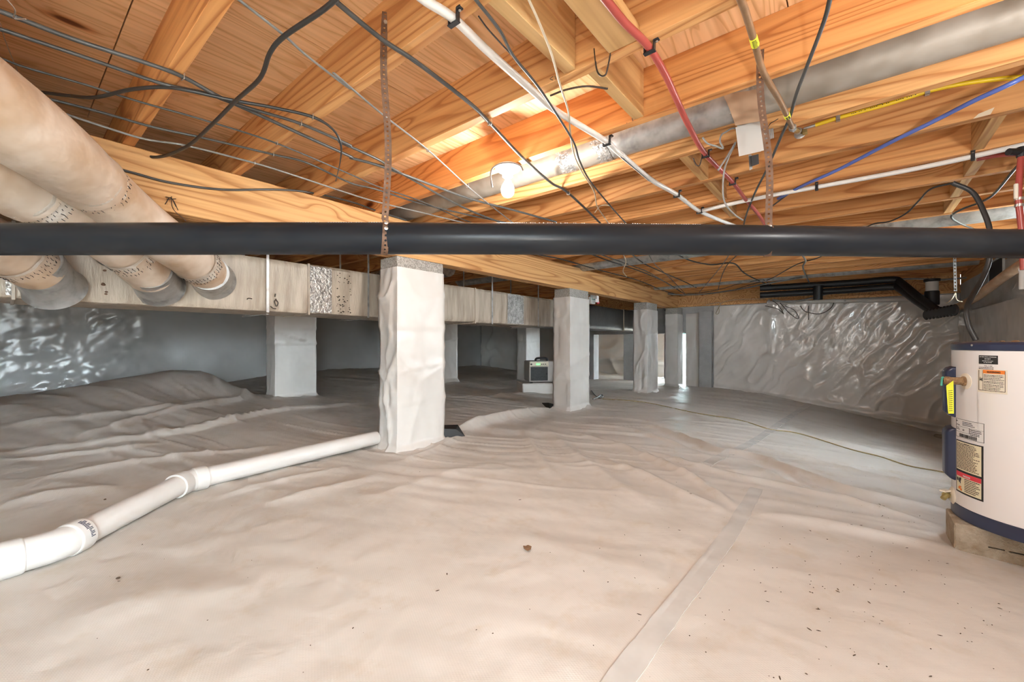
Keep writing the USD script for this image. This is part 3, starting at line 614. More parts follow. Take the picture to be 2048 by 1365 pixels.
# ------------------------------------------------------------------ black drain pipe on two perforated straps
DEP = 1.20
pl, pr = at_d(-260, 479.5, DEP * .965), at_d(2320, 491.5, DEP * 1.115)
pm = at_d(1000, 478, DEP)
drain = thing('drain_pipe', 'long black plastic drain pipe crossing the whole view', 'pipe')
PR = .0445
def taper_axis(n=60): return spline([pl, at_d(0, 479, DEP * .975), at_d(600, 477.5, DEP * .985), pm, at_d(1540, 481.5, DEP * 1.04), at_d(2048, 488.5, DEP * 1.10), pr], 12)
obj('pipe_length', tube(taper_axis(), PR, 48, smooth_path=False), M['black_pipe'], drain, 60)
def print_line(p0, p1, n, seed, off, mat, h=.0035):
    g = random.Random(seed); ms = []
    for k in range(n):
        s = (k + .2) / n
        if g.random() < .25: continue
        c = p0 * (1 - s) + p1 * s + off; d = (p1 - p0) / np.linalg.norm(p1 - p0)
        ms.append(orient(bx(-.0016, .0016, -h / 2 * g.uniform(.6, 1), h / 2, -.0003, .0003), c, d, UPV))
    return cat(ms)
def pipe_pt(px, up):      # a point on the front of the pipe
    ax = taper_axis(); k = int(np.argmin(np.abs([(1024 + FPX * ((p - CAM) @ RGT) / ((p - CAM) @ FWD)) - px for p in ax])))
    a = ax[k]; to = CAM - a; to[2] = 0; to /= np.linalg.norm(to); return a + to * PR * math.cos(up) + UPV * PR * math.sin(up)
for a, b, n in ((600, 760, 34), (1010, 1190, 40), (1240, 1420, 40), (1700, 1900, 34)):
    obj('print_marks', print_line(pipe_pt(a, 1.15), pipe_pt(b, 1.15), n, a, np.zeros(3), M['crm']), M['wrapseam'], drain, False, kind='stuff')
def perforated(path, w, up_dirs, pitch=.0135, hole=.0031, thick=.0012):
    """Strap of small cells, each with a round hole, bent along a path (points) with a width direction at each point."""
    p = np.asarray(path, float); s = np.append(0, np.cumsum(np.linalg.norm(np.diff(p, axis=0), axis=1))); n = max(2, int(s[-1] / pitch)); ms = []
    wd = np.asarray(up_dirs, float)
    cell = Polygon([(-.5, -.5), (.5, -.5), (.5, .5), (-.5, .5)])
    for k in range(n):
        h = Point(0, 0).buffer(hole, 3); c = sbox(-w/2, -pitch/2, w/2, pitch/2).difference(h)
        v, f = trimesh.creation.triangulate_polygon(c, engine='earcut')
        sv = np.clip((k + .5) * pitch + v[:, 1], 0, s[-1])
        P = np.stack([np.interp(sv, s, p[:, i]) for i in range(3)], 1); W = np.stack([np.interp(sv, s, wd[:, i]) for i in range(3)], 1); W /= np.linalg.norm(W, axis=1, keepdims=True)
        T = np.stack([np.interp(np.clip(sv + .002, 0, s[-1]), s, p[:, i]) for i in range(3)], 1) - np.stack([np.interp(np.clip(sv - .002, 0, s[-1]), s, p[:, i]) for i in range(3)], 1); T /= np.linalg.norm(T, axis=1, keepdims=True) + 1e-12
        N = np.cross(W, T); a = P + W * v[:, :1]
        nv = len(a); ms.append((np.vstack([a - N * thick/2, a + N * thick/2]), np.vstack([f, f[:, ::-1] + nv])))
    return cat(ms)
def strap(px_top, px_pipe, top_d, label, extra=None):
    ax = taper_axis(); k = int(np.argmin(np.abs([(1024 + FPX * ((p - CAM) @ RGT) / ((p - CAM) @ FWD)) - px_pipe[0] for p in ax]))); c = ax[k]
    top = at_d(*px_top, top_d); d = (c - CAM); d[2] = 0; d /= np.linalg.norm(d); side = np.cross(UPV, d); side /= np.linalg.norm(side)
    pts, wd = [], []
    r = PR + .0012
    st = c - d * r * .55 + UPV * r * .90 + side * 0
    for s in np.linspace(0, 1, 14): pts.append(top * (1-s) + st * s + side * .006 * math.sin(s * 7)); wd.append(side)
    for a in np.linspace(math.radians(58), math.radians(-235), 34):
        pts.append(c - d * r * math.cos(a) + UPV * r * math.sin(a) + side * .012 * sstep(0, 1, (58 - math.degrees(a)) / 293)); wd.append(side)
    m = perforated(pts, .0185, wd)
    t = thing('pipe_strap', label, 'strap', 'rusty straps holding the black pipe')
    obj('strap_band', m, M['rust'], t, False)
    obj('screw', lathe([(.0005, .004), (.005, .003), (.0055, 0)][::-1], 12, top - d * .002 - UPV * .03, -d), M['steel'], t)
    for q in range(2): obj('screw', lathe([(.0055, 0), (.005, .003), (.0005, .004)], 12, c - d * (r + .0005) * math.cos(.9 - q * .5) + UPV * (r) * math.sin(.9 - q * .5), -d), M['steel'], t)
    return t
strap((771, 24), (762, 478), 1.185, 'rusty perforated strap hanging the black pipe above the nearest pier')
strap((1521, 100), (1526, 481), 1.20, 'rusty perforated strap hanging the black pipe at the right, in front of the junction box')

# ------------------------------------------------------------------ pipes and cables under the joists
zc = JB - .008
def path_z(pts, z=zc): return [at_z(px, py, z) for px, py in pts]
s1 = lambda L: [(a / 2.926, b / 2.926) for a, b in L]
s2 = lambda L: [(600 + a / 2.926, b / 2.926) for a, b in L]
s3 = lambda L: [(1200 + a / 2.415, b / 2.415) for a, b in L]
s8 = lambda L: [(960 + a / 3.793, 490 + b / 3.793) for a, b in L]
def run_on(P, pts, L=.9):
    out_ = lambda q: q[0] < 0 or q[0] > 2048 or q[1] < 0
    P = [np.asarray(p, float) for p in P]
    def more(a, b):
        d = a - b; l = max(np.linalg.norm(d), .03); d = d / np.linalg.norm(d); return [a + d * l * k for k in range(1, int(L / l) + 2)]
    if out_(pts[0]): P = more(P[0], P[1])[::-1] + P
    if out_(pts[-1]): P = P + more(P[-1], P[-2])
    return P
def cable(pts, r, mat, label, z=zc, flat=1.0, group='cables stapled under the joists', staples=(), name='cable', cat_='cable', sides=8):
    P = run_on(path_z(pts, z) if np.ndim(z) == 0 else [at_z(px, py, zz) for (px, py), zz in zip(pts, z)], pts)
    if not staples: return single(name, tube(P, r, sides, 8, flat=flat), mat, label, cat_, group, smooth=60)
    t = thing(name, label, cat_, group); obj(name + '_run', tube(P, r, sides, 8, flat=flat), mat, t, 60); r = float(np.max(r))
    for s in staples:
        p = at_z(*s, zc); pp = spline(P, 8); k = int(np.argmin(np.linalg.norm(pp - p, axis=1))); k = min(max(k, 1), len(pp) - 2); d = pp[k+1] - pp[k-1]; d /= np.linalg.norm(d); w = np.cross(UPV, d); w /= np.linalg.norm(w); c = pp[k]
        g = [c + w * (r + .002) + UPV * .012, c + w * (r + .002) - UPV * r, c + w * r * .6 - UPV * (r + .002), c - w * r * .6 - UPV * (r + .002), c - w * (r + .002) - UPV * r, c - w * (r + .002) + UPV * .012]
        obj('staple', tube(g, .0014, 6, 3), M['steel'], t)
    return t
CB = 'cables stapled under the joists'
cable(s1([(-300, -60), (0, 65), (180, 135), (460, 240), (860, 370), (1070, 450), (1290, 570), (1500, 665), (1770, 790), (2048, 915)]) + s2([(300, 925), (480, 975), (750, 1075), (1000, 1165), (1240, 1228), (1500, 1300)]), .0062, M['gry'], 'thick dark grey cable, topmost of the bundle at the upper left', staples=[(366, 153)])
cable(s1([(-300, 80), (0, 170), (150, 220), (540, 350), (950, 490), (1200, 545), (1330, 592), (1480, 640), (1760, 725), (2048, 850)]) + s2([(230, 830), (450, 930), (540, 985), (700, 1075), (850, 1160), (1000, 1235), (1140, 1290), (1300, 1350)]), .0055, M['gry'], 'grey cable second from the top in the upper left bundle', staples=[(602, 248)])
cable(s1([(-200, 280), (0, 340), (150, 395), (480, 490), (700, 560), (900, 620), (1200, 705), (1620, 840), (2048, 1020)]) + s2([(450, 1090), (700, 1175), (930, 1275), (1100, 1340)]), .0034, M['gry'], 'thin grey cable third from the top in the upper left bundle', staples=[(556, 288)])
cable(s1([(151, 545), (235, 540), (400, 560), (560, 570), (760, 525), (950, 510), (1100, 530), (1350, 585), (1600, 630), (1830, 685), (1950, 760), (1995, 850), (1990, 950), (1965, 1060)]), [.0055] * 10 + [.004] * 2 + [.0025] * 2, M['blk'], 'black cable dipping from behind the duct and ending in a pale hanging loop', z=[JB+.03, JB+.03, JB+.02, zc-.004, zc-.006, zc-.004, zc-.008, zc-.006, zc, zc, zc-.02, zc-.05, zc-.07, zc-.05], staples=[(628, 234)])
cable(s1([(100, 530), (290, 580), (600, 660), (900, 745), (1200, 810), (1600, 905), (1800, 955), (2048, 1070)]) + s2([(450, 1110), (700, 1190), (1000, 1262), (1140, 1290), (1300, 1325)]), .0046, M['gry'], 'grey cable next to lowest in the upper left bundle', staples=[(550, 310)])
cable(s1([(150, 590), (390, 670), (600, 740), (850, 815), (1100, 855), (1490, 955), (1700, 1020), (2048, 1135)]) + s2([(450, 1182), (700, 1242), (900, 1290), (1100, 1335)]), .0042, M['lgry'], 'pale grey cable, lowest of the upper left bundle', staples=[(510, 327)])
cable(s1([(2020, -70), (1960, 0), (1860, 80), (1660, 215), (1580, 310), (1520, 460), (1380, 590), (1240, 730), (1090, 860), (920, 920), (750, 890), (670, 865)]), .0062, M['blk'], 'black cable sagging in an S from the top edge to the girder', z=[JB-.01, zc-.01, zc-.01, zc-.012, zc-.02, zc-.025, zc-.018, zc-.025, zc-.03, zc-.02, zc, zc])
cable(s1([(1330, -60), (1400, 0), (1660, 205), (1800, 330), (2048, 520)]) + s2([(200, 430), (470, 660), (750, 880), (980, 1090), (1100, 1190), (1240, 1300), (1400, 1420)]), .0042, M['lgry'], 'grey flat cable running down from the top edge towards the lit bulb', staples=[(858, 301), (936, 375)], flat=.6)
def path_y(pts, y): return [at_y(px, py, y) for px, py in pts]
single('cable', tube(path_y(s1([(560, 940), (700, 990), (790, 1015), (1000, 1070), (1300, 1110), (1600, 1110), (1800, 1125), (2048, 1180)]) + s2([(450, 1235), (620, 1290)]), 2.273), .0052, 8, 8), M['gry'], 'dark grey cable stapled along the face of the girder', 'cable', CB, smooth=60)
cable(s2([(150, -60), (200, 0), (480, 230), (690, 370), (1000, 610), (1110, 720), (1300, 920), (1470, 1070), (1570, 1130), (1750, 1300), (1830, 1390)]), .0062, M['gry'], 'long black cable crossing the joists just left of the white pipe', staples=[(979, 246), (1135, 385)])
cable(s2([(990, -60), (1030, 0), (1170, 180), (1250, 330), (1380, 490), (1470, 620), (1600, 830), (1640, 950), (1720, 1090), (1900, 1300), (1990, 1390)]), .004, M['gry'], 'dark cable dropping behind the white pipe from the top edge', z=JB - .03)
cable(s2([(1320, -60), (1340, 0), (1390, 110), (1470, 310), (1520, 490), (1570, 650), (1580, 760), (1600, 890), (1640, 990), (1720, 1120), (1740, 1210), (1800, 1300), (1850, 1390)]), .0033, M['bei'], 'thin beige cable wandering down beside the white pipe', z=JB - .024)
cable(s2([(1725, 1245), (1760, 1205), (1810, 1205), (1830, 1230)]), .0025, M['bei'], 'short beige cable loop near the bulb', z=JB - .02)
cable(s2([(1465, 560), (1560, 525), (1680, 505), (1800, 520)]), .003, M['wire'], 'thin dark wire lying across a joist below the pine block', z=JB - .003)
cable(s2([(1045, 95), (1100, 170), (1190, 270), (1330, 420)]), .002, M['wire'], 'thin black wire left of the dark cable near the top', z=JB - .02)
def clip_on(t, c, d, r, mat=None, big=False):
    w = np.cross(UPV, d); w /= np.linalg.norm(w); e = np.cross(d, w); k = 1.35 if big else 1.0
    m = [orient(bx(-.007*k, .007*k, -(r + .006), r + .006, -(r + .004), -r - .0005, .001), c, d, w, e), orient(bx(-.006*k, .006*k, r + .001, r + .005, -(r + .003), r + .008, .001), c, d, w, e),
         orient(bx(-.006*k, .006*k, -(r + .005), -(r + .001), -(r + .003), r + .008, .001), c, d, w, e), orient(bx(-.007*k, .007*k, -(r + .016), -(r + .003), r + .002, r + .008, .001), c, d, w, e)]
    cl_ = obj('clip', m, mat or M['clip'], t)
    obj('nail', lathe([(.0035, 0), (.0035, .002), (.001, .003)], 10, c - w * (r + .010) + e * (r + .000), -e), M['steel'], cl_)
def pex(pts, r, mat, label, clips, z, group, name='water_pipe'):
    t = thing(name, label, 'pipe', group); P = run_on([at_z(px, py, zz) for (px, py), zz in zip(pts, np.broadcast_to(z, (len(pts),)))], pts)
    pp = spline(P, 10); obj('pipe_length', tube(pp, r, 14, smooth_path=False), mat, t, 60)
    for c in clips:
        q = [1024 + FPX * ((p - CAM) @ RGT) / ((p - CAM) @ FWD) for p in pp]; k = int(np.argmin(np.abs(np.array(q) - c))); k = min(max(k, 1), len(pp) - 2)
        d = pp[k+1] - pp[k-1]; clip_on(t, pp[k], d / np.linalg.norm(d), r)
    return t
pex(s2([(610, -100), (730, 0), (900, 110), (1100, 300), (1370, 540), (1500, 650), (1780, 820), (1860, 890), (2048, 1050)]) + s3([(100, 745), (250, 870), (370, 940), (480, 1020), (620, 1080), (720, 1115)]), .0108, M['pexw'], 'white plastic water pipe clipped across the joists from the top edge', [906, 1211, 1355, 1399], JB - .016, 'plastic water pipes')
pex(s3([(-40, -90), (30, 0), (120, 110), (230, 220), (310, 350), (370, 480), (430, 610), (510, 745), (640, 880), (700, 960), (760, 1030), (800, 1090)]), .0098, M['pexr'], 'red plastic water pipe crossing the joists from the top edge', [1299, 1412, 1465], JB - .014, 'plastic water pipes')
pex(s3([(485, 1020), (800, 950), (1500, 820), (2048, 700), (2300, 640)]), .0108, M['pexw'], 'straight white plastic pipe running right, joining the clipped white pipe', [1628, 1940], JB - .015, 'plastic water pipes')
pex(s3([(2120, 330), (2010, 392), (1800, 490), (1600, 592), (1400, 690), (1150, 820), (980, 897), (860, 960)]), .0075, M['pexb'], 'thin blue plastic pipe slanting across the joists at the right', [], [JB + .05, JB - .004] + [JB - .010] * 6, 'plastic water pipes')
pex(s3([(2030, 745), (1930, 750), (1820, 770)]), .0085, M['pexr'], 'short red pipe behind the straight white pipe at the right edge', [], JB - .004, 'plastic water pipes')
rp = thing('riser_pipe', 'red vertical water pipe with crimp rings at the right edge', 'pipe')
dR = 1.62
obj('pipe_length', tube([at_d(x, y, dR) for x, y in ((2043, 306), (2039, 350), (2037, 395), (2040, 430), (2045, 480), (2047, 540))], .0098, 14), M['pexr'], rp, 60)
ce = at_d(2043, 304, dR); obj('elbow', [lathe([(.014, -.02), (.015, -.01), (.015, .01), (.013, .018)], 16, ce), tube([ce, ce - RGT * .03, ce - RGT * .05], .013, 14, 4)], M['clip'], rp)
for py in (398, 411):
    c = at_d(2038, py, dR); obj('crimp_ring', lathe([(.0102, -.005), (.0124, -.005), (.0124, .005), (.0102, .005)], 18, c), M['steel'], rp)
c = at_d(2032, 383, dR); obj('valve_handle', bx(c[0]-.006, c[0]+.006, c[1]-.006, c[1]+.006, c[2]-.03, c[2]+.03, .003), M['cream'], rp)
# copper line with two yellow tags, into the yellow jacketed gas pipe
co = thing('copper_line', 'brown copper line with two yellow tags hanging from the joists', 'pipe')
zl = [JB - .014, JB - .014, JB - .02, JB - .03, JB - .04, JB + .01]
cp = spline(run_on([at_z(px, py, z) for (px, py), z in zip(s3([(650, -90), (680, 0), (700, 50), (745, 200), (790, 350), (870, 490), (932, 622)]), [JB-.014, JB-.014, JB-.014, JB-.03, JB-.04, JB-.04, JB-.01])], [(0, -1), (100, 100)]), 10)
obj('pipe_length', tube(cp, .0085, 12, smooth_path=False), M['copper'], co, 60)
def tag_on(px, py):
    q = np.array([1024 + FPX * ((p - CAM) @ RGT) / ((p - CAM) @ FWD) for p in cp]); qy = np.array([HZ - FPX * (p[2] - CAMH) / ((p - CAM) @ FWD) for p in cp])
    k = int(np.argmin(np.hypot(q - px, qy - py))); k = min(max(k, 1), len(cp) - 2); d = cp[k+1] - cp[k-1]; d /= np.linalg.norm(d)
    wt_ = obj('warning_tag', lathe([(.009, -.016), (.0096, -.015), (.0096, .015), (.009, .016)], 16, cp[k], d), M['yel'], co, 60, 'yellow warning tag')
    to = CAM - cp[k]; to -= d * (to @ d); to /= np.linalg.norm(to); w = np.cross(d, to)
    g = random.Random(px)
    obj('tag_print', [orient(bx(-.0008, .0008, -.003 * g.uniform(.4, 1), .003, -.0004, .0004), cp[k] + d * u + to * .0094 + w * v_, d, w, to) for u in np.arange(-.012, .013, .004) for v_ in (-.003, .002)], M['ink'], wt_, False, kind='stuff')
tag_on(1508, 83); tag_on(1575, 232)
e1 = at_z(*s3([(935, 640)])[0], JB - .012); c1 = s3([(935, 633)])[0]
XF = JX[11] - .019                                              # side of the joist that carries the gas line
fit = thing('gas_fitting', 'brass elbow fitting joining the copper line and the yellow pipe', 'fitting')
eF = at_x(1596, 262, XF - .025); eG = at_x(1610, 264, XF - .014)
obj('elbow', [lathe([(.0115, -.022), (.0135, -.018), (.0135, -.004), (.011, 0), (.011, .010)], 6, cp[-1], cp[-1] - cp[-3]), trimesh.creation.icosphere(subdivisions=2, radius=.0145).apply_translation(eF)], M['galv'], fit)
obj('nut', [tube([cp[-1], eF, eG], .0105, 6, 4), lathe([(.010, -.008), (.0135, -.008), (.0135, .008), (.010, .008)], 6, eG, (0, -1, .1))], M['brass'], fit)
obj('wall_plate', lathe([(.022, 0), (.022, .003), (.014, .006)], 20, at_x(1600, 268, XF - .001), (-1, 0, 0)), M['galv'], fit)
gs = thing('gas_pipe', 'bright yellow jacketed gas pipe fixed along a joist at the upper right', 'pipe')
gp = spline(run_on([at_x(px, py, XF - .010) for px, py in s3([(985, 622), (1040, 605), (1150, 570), (1400, 500), (1600, 437), (1800, 397), (2048, 370), (2300, 350)])], [(100, 100), (2100, 100)]), 10)
gq = [1024 + FPX * ((p - CAM) @ RGT) / ((p - CAM) @ FWD) for p in gp]; k0 = int(np.argmin(np.abs(np.array(gq) - 1630)))
obj('pipe_jacket', tube(gp[k0:], .0078, 14, smooth_path=False), M['gas'], gs, 60)
obj('bare_end', tube(gp[:k0 + 1], .0055, 12, smooth_path=False), M['galv'], gs, 60)
for c in (1679, 1857):
    k = int(np.argmin(np.abs(np.array(gq) - c))); d = gp[k+1] - gp[k-1]; d /= np.linalg.norm(d); q = gp[k]
    obj('clip', [bx(XF - .0205, XF - .0185, q[1]-.007, q[1]+.007, q[2]-.014, q[2]+.013, .0006), bx(XF - .0205, XF - .001, q[1]-.007, q[1]+.007, q[2]-.014, q[2]-.011, .0006), bx(XF - .003, XF - .0005, q[1]-.007, q[1]+.007, q[2]-.026, q[2]-.011, .0006)], M['galv'], gs)
k = int(np.argmin(np.abs(np.array(gq) - 1761))); obj('clip', bx(XF - .018, XF - .001, gp[k][1]-.009, gp[k][1]+.009, gp[k][2]+.006, gp[k][2]+.013, .001), M['clip'], gs, label='black clip')
obj('print_marks', print_line(gp[int(np.argmin(np.abs(np.array(gq)-1700)))], gp[int(np.argmin(np.abs(np.array(gq)-1840)))], 34, 7, np.array([-.0079, 0, -.002]), None, .003), M['ink'], gs, False, kind='stuff')
cable(s3([(1130, -80), (1110, 0), (1080, 110), (1000, 320), (950, 450), (915, 570), (870, 670), (810, 810), (745, 940), (700, 1060), (690, 1130)]), .0052, M['gry'], 'dark cable crossing behind the copper line at the right', z=JB - .022, flat=.7)
cable(s3([(2060, 770), (2010, 810), (1900, 940), (1830, 980), (1750, 1010), (1697, 1045), (1730, 1075), (1800, 1105), (1850, 1125)]), .006, M['gry'], 'grey cable looping below the joists near the right edge', z=JB - .03, staples=[(1926, 418)])
cable(s3([(1720, 882), (1600, 912), (1540, 970), (1480, 1030), (1400, 1070), (1330, 1080), (1290, 1096), (1240, 1120)]), .0048, M['blk'], 'thin black cable drooping towards the black pipe at the right', z=JB - .014)
cable(s3([(820, 1005), (900, 945), (930, 925)]), .004, M['gry'], 'short dark cable behind the right strap', z=JB - .01)
# heavy black cable down to the water heater
hc = [at_d(px, py, d) for px, py, d in ((1905, 366, 1.78), (1945, 385, 1.75), (1968, 425, 1.72), (1980, 465, 1.7), (1979, 515, 1.7), (1970, 545, 1.7), (1955, 575, 1.68), (1934, 615, 1.66), (1937, 650, 1.64), (1952, 681, 1.62))]
single('heater_cable', tube(hc, .009, 12, 10), M['blk'], 'heavy black cable curving down to the top of the water heater', 'cable', smooth=60)
# cables and conduit low between pipe and far girder
zf = JB - .02
for pts, r, mt, lab in (
    ([(350, 20), (430, 70), (620, 110), (900, 190), (1200, 270), (1400, 350), (1620, 410)], .006, 'blk', 'long black cable nearest the girder, below the black pipe'),
    ([(760, 30), (830, 65), (1000, 130), (1200, 195), (1400, 280), (1550, 372)], .006, 'blk', 'black cable, second from the girder, below the black pipe'),
    ([(830, 20), (910, 70), (1100, 140), (1260, 200), (1350, 250), (1480, 330)], .005, 'gry', 'dark cable, third from the girder, below the black pipe'),
    ([(1090, 20), (1150, 70), (1250, 145), (1400, 215), (1550, 280), (1640, 325)], .006, 'blk', 'black cable crossing the pale duct below the black pipe'),
    ([(1250, 20), (1280, 75), (1330, 150), (1450, 260), (1560, 375)], .004, 'gry', 'thin dark cable falling steeply below the black pipe'),
    ([(1430, 40), (1490, 70), (1600, 120), (1750, 150), (1920, 140), (2000, 210), (2100, 265), (2250, 330), (2330, 370)], .007, 'blk', 'heavy black cable sagging to the hanging insulated lines'),
    ([(1970, 30), (1950, 75), (1870, 160), (1830, 250), (1805, 345)], .0045, 'blk', 'black cable dropping left of the sagging heavy cable'),
    ([(1910, 30), (1890, 75), (1800, 200), (1660, 365)], .004, 'gry', 'thin dark cable running back to the girder end'),
    ([(2730, 10), (2560, 100), (2400, 150), (2200, 260), (2060, 300), (1900, 350)], .005, 'blk', 'black cable curving right to left above the far wall'),
    ([(1550, 372), (1700, 360), (1850, 330), (1950, 300), (2100, 270)], .004, 'gry', 'dark cable along the far joists beside the pale conduit'),
    ([(2150, 265), (2260, 345), (2230, 400), (2160, 450), (2110, 480)], .004, 'blk', 'black cable hanging in a loose loop at the far wall')):
    cable(s8(pts), r, M[mt], lab, z=zf, group='dark cables below the black pipe')
cable(s8([(1075, 30), (1085, 70), (1107, 130), (1085, 200), (1112, 240)]), .005, M['bei'], 'short beige wire dangling from the joists below the black pipe', z=[JB-.005, JB-.01, JB-.03, JB-.06, JB-.1])
cable(s8([(2400, 20), (2430, 60), (2470, 120), (2450, 170), (2480, 250), (2520, 330)]), .008, M['lgry'], 'pale flexible conduit snaking down in front of the far joists', z=[JB, JB-.01, JB-.02, JB-.03, JB-.02, JB-.02], name='conduit', cat_='conduit', group=None)
cable(s8([(1420, 372), (1560, 380), (1720, 372), (1880, 350), (2048, 322), (2200, 290), (2450, 245)]), .011, M['lgry'], 'pale grey conduit running from the girder end along the far joists', z=JB - .03, name='conduit', cat_='conduit', group=None)
def joist_face(pts, i): return np.array([at_x(px, py, JX[i + 6] - .0215) for px, py in pts])
q = joist_face([(1946, 238), (1957, 228), (1989, 215), (1981, 229)], 5)
single('tape_scrap', trimesh.convex.convex_hull(np.vstack([q, q + [-.0012, 0, 0]])), M['bei'], 'scrap of pale masking tape stuck on a joist at the right', 'tape', smooth=False)
# wire hooks
def hook(pts, x, label): single('wire_hook', tube([at_x(px, py, x) for px, py in pts], .0024, 8, 8), M['wire'], label, 'hook', smooth=60)
hook(s2([(1722, 285), (1735, 400), (1755, 440), (1785, 440), (1800, 400), (1832, 235)]), 1.078, 'dark U-shaped wire hook nailed on a joist face near the top')
hook(s3([(450, 765), (465, 797), (482, 797), (492, 755)]), 1.86, 'small dark wire hook on the pine block under the red pipe')
# pencil marks on the blocks and girder
def pencil(strokes, place, label_parent=None):
    return [tube([place(px, py) for px, py in s], .0012, 4, 3) for s in strokes]
single('pencil_marking', pencil([[(1106, 153), (1100, 158), (1106, 160)], [(1110, 152), (1112, 159)], [(1116, 152), (1119, 156)], [(1102, 165), (1105, 169)], [(1109, 163), (1110, 169)]], lambda a, b: at_z(a, b, JB + .0015)), M['pencil'], 'pencilled figures on the block beside the beige cable', 'pencil marking')
single('pencil_marking', pencil([[(1254, 246), (1251, 250), (1255, 252), (1252, 256)], [(1258, 249), (1260, 254)], [(1264, 237), (1267, 245)], [(1268, 246), (1269, 252)], [(1272, 244), (1273, 250)]], lambda a, b: at_z(a, b, JB + .0015)), M['pencil'], 'pencilled figures on the block above the round duct', 'pencil marking')
single('wire_tangle', [tube(path_y([(331, 394), (345, 399), (356, 421)], 2.27), .0016, 5, 4), tube(path_y([(330, 409), (341, 395), (352, 414)], 2.272), .0016, 5, 4), tube(path_y([(343, 393), (346, 418), (372, 442)], 2.268), .0014, 5, 4), tube(path_y([(333, 399), (352, 398)], 2.27), .0016, 5, 4)], M['wire'], 'tangle of dark wire caught on the girder beside the big duct', 'wire')
single('hanging_wire', tube([at_d(0, 45, 1.15), at_d(10, 80, 1.2), at_d(28, 125, 1.3), at_d(42, 160, 1.42)], .0014, 5, 6), M['steel'], 'thin wire tied round the big duct at the upper left', 'wire')
single('wire_loop', tube(path_z([(15, 0), (30, 20), (28, 36), (52, 38)], JB - .016), .0016, 5, 6), M['steel'], 'thin pale wire loop at the top left corner holding the thick cable', 'wire')

# ------------------------------------------------------------------ lamps
def lamp(p, label, bulb, top=None):
    """Steel box on the subfloor, porcelain holder and a frosted bulb hanging cap up; p is the middle of the bulb."""
    t = thing('lamp', label, 'lamp', loc=p)
    zt = (top or DECK) - p[2]
    if zt > .2: obj('lamp_cord', tube([(0, 0, .10), (0, 0, zt - .002)], .004, 8, 2), M['blk'], t); zt = .13
    obj('ceiling_box', lathe([(.044, .0985), (.047, .100), (.048, max(zt - .002, .102)), (.0, max(zt - .001, .103))], 28), M['galv'], t, 40)
    obj('lamp_holder', lathe([(.021, .050), (.024, .052), (.026, .068), (.045, .078), (.056, .086), (.057, .097), (.0, .098)], 32), M['porc'], t, 40)
    obj('bulb_base', lathe([(.0, .030), (.013, .030), (.0135, .052), (.0, .053)], 20), M['steel'], t, 40)
    obj('bulb', lathe([(.0, -.042), (.010, -.0405), (.019, -.036), (.026, -.028), (.0295, -.017), (.030, -.006), (.028, .005), (.023, .016), (.0175, .025), (.014, .032), (.0, .033)], 32), M[bulb], t, 60, 'lit frosted bulb')
    return t
lamp(BULB_SPOT, 'porcelain lamp holder with a bright bare bulb under the joists', 'bulb1', top=JB + .0)
lamp(BULB2_SPOT, 'second bare bulb by the water heater, outside the photo', 'bulb2')
lamp(BULB3_SPOT, 'third bare bulb behind the camera, outside the photo', 'bulb3')
single('cable', tube([at_d(px, py, 1.80) for px, py in ((984, 375), (981, 352), (985, 337), (1000, 328), (1022, 326), (1040, 332), (1046, 342))], .004, 8, 8), M['lgry'], 'grey cable arching over the lamp holder', 'cable', smooth=60)

# ------------------------------------------------------------------ junction box by the right strap
jb = thing('junction_box', 'pale grey electrical box with torn cables behind the right strap', 'electrical box')
jd = 1.52
def quad(px, d0, d1): return trimesh.convex.convex_hull(np.array([at_d(x, y, d) for x, y in px for d in (d0, d1)]))
obj('cover', quad([(1471, 255), (1520, 240), (1522, 303), (1478, 313)], jd, jd + .004), M['gplastic'], jb)
obj('box', quad([(1474, 251), (1526, 236), (1532, 300), (1482, 312)], jd + .005, jd + .09), M['gplastic'], jb)
obj('receptacle', quad([(1502, 312), (1517, 308), (1518, 328), (1504, 333)], jd + .01, jd + .045), M['blackp'], jb)
obj('receptacle_strap', quad([(1497, 310), (1503, 309), (1505, 338), (1499, 341)], jd + .03, jd + .04), M['steel'], jb)
obj('cable_sheath', [quad([(1528 + 3.2 * k, 262 - k), (1530.5 + 3.2 * k, 261 - k), (1532 + 3.2 * k, 281 - k), (1529.5 + 3.2 * k, 282 - k)], jd + .03, jd + .036) for k in range(6)], M['lgry'], jb, kind='stuff')
for k, (pts, lab) in enumerate((([(1471, 285), (1455, 312), (1440, 335), (1436, 341)], 'white cable hanging from the electrical box, shorter one'), ([(1471, 286), (1456, 318), (1448, 345), (1446, 385), (1452, 410), (1470, 430), (1486, 441)], 'white cable hanging from the electrical box, longer one'),
        ([(1405, 275), (1415, 287), (1430, 292), (1446, 297), (1440, 283), (1443, 270), (1452, 264), (1465, 257), (1478, 258)], 'white cable curled left of the electrical box'), ([(1490, 187), (1491, 215), (1494, 235), (1502, 244)], 'white cable entering the electrical box from above'), ([(1534, 258), (1541, 247), (1548, 243), (1556, 238)], 'thin dark wire end beside the electrical box'))):
    cable(pts, .0032 if k < 4 else .0015, M['lgry'] if k < 4 else M['wire'], lab, z=[at_d(px, py, jd + .02 + .002 * i)[2] for i, (px, py) in enumerate(pts)], group='white cables of the electrical box')

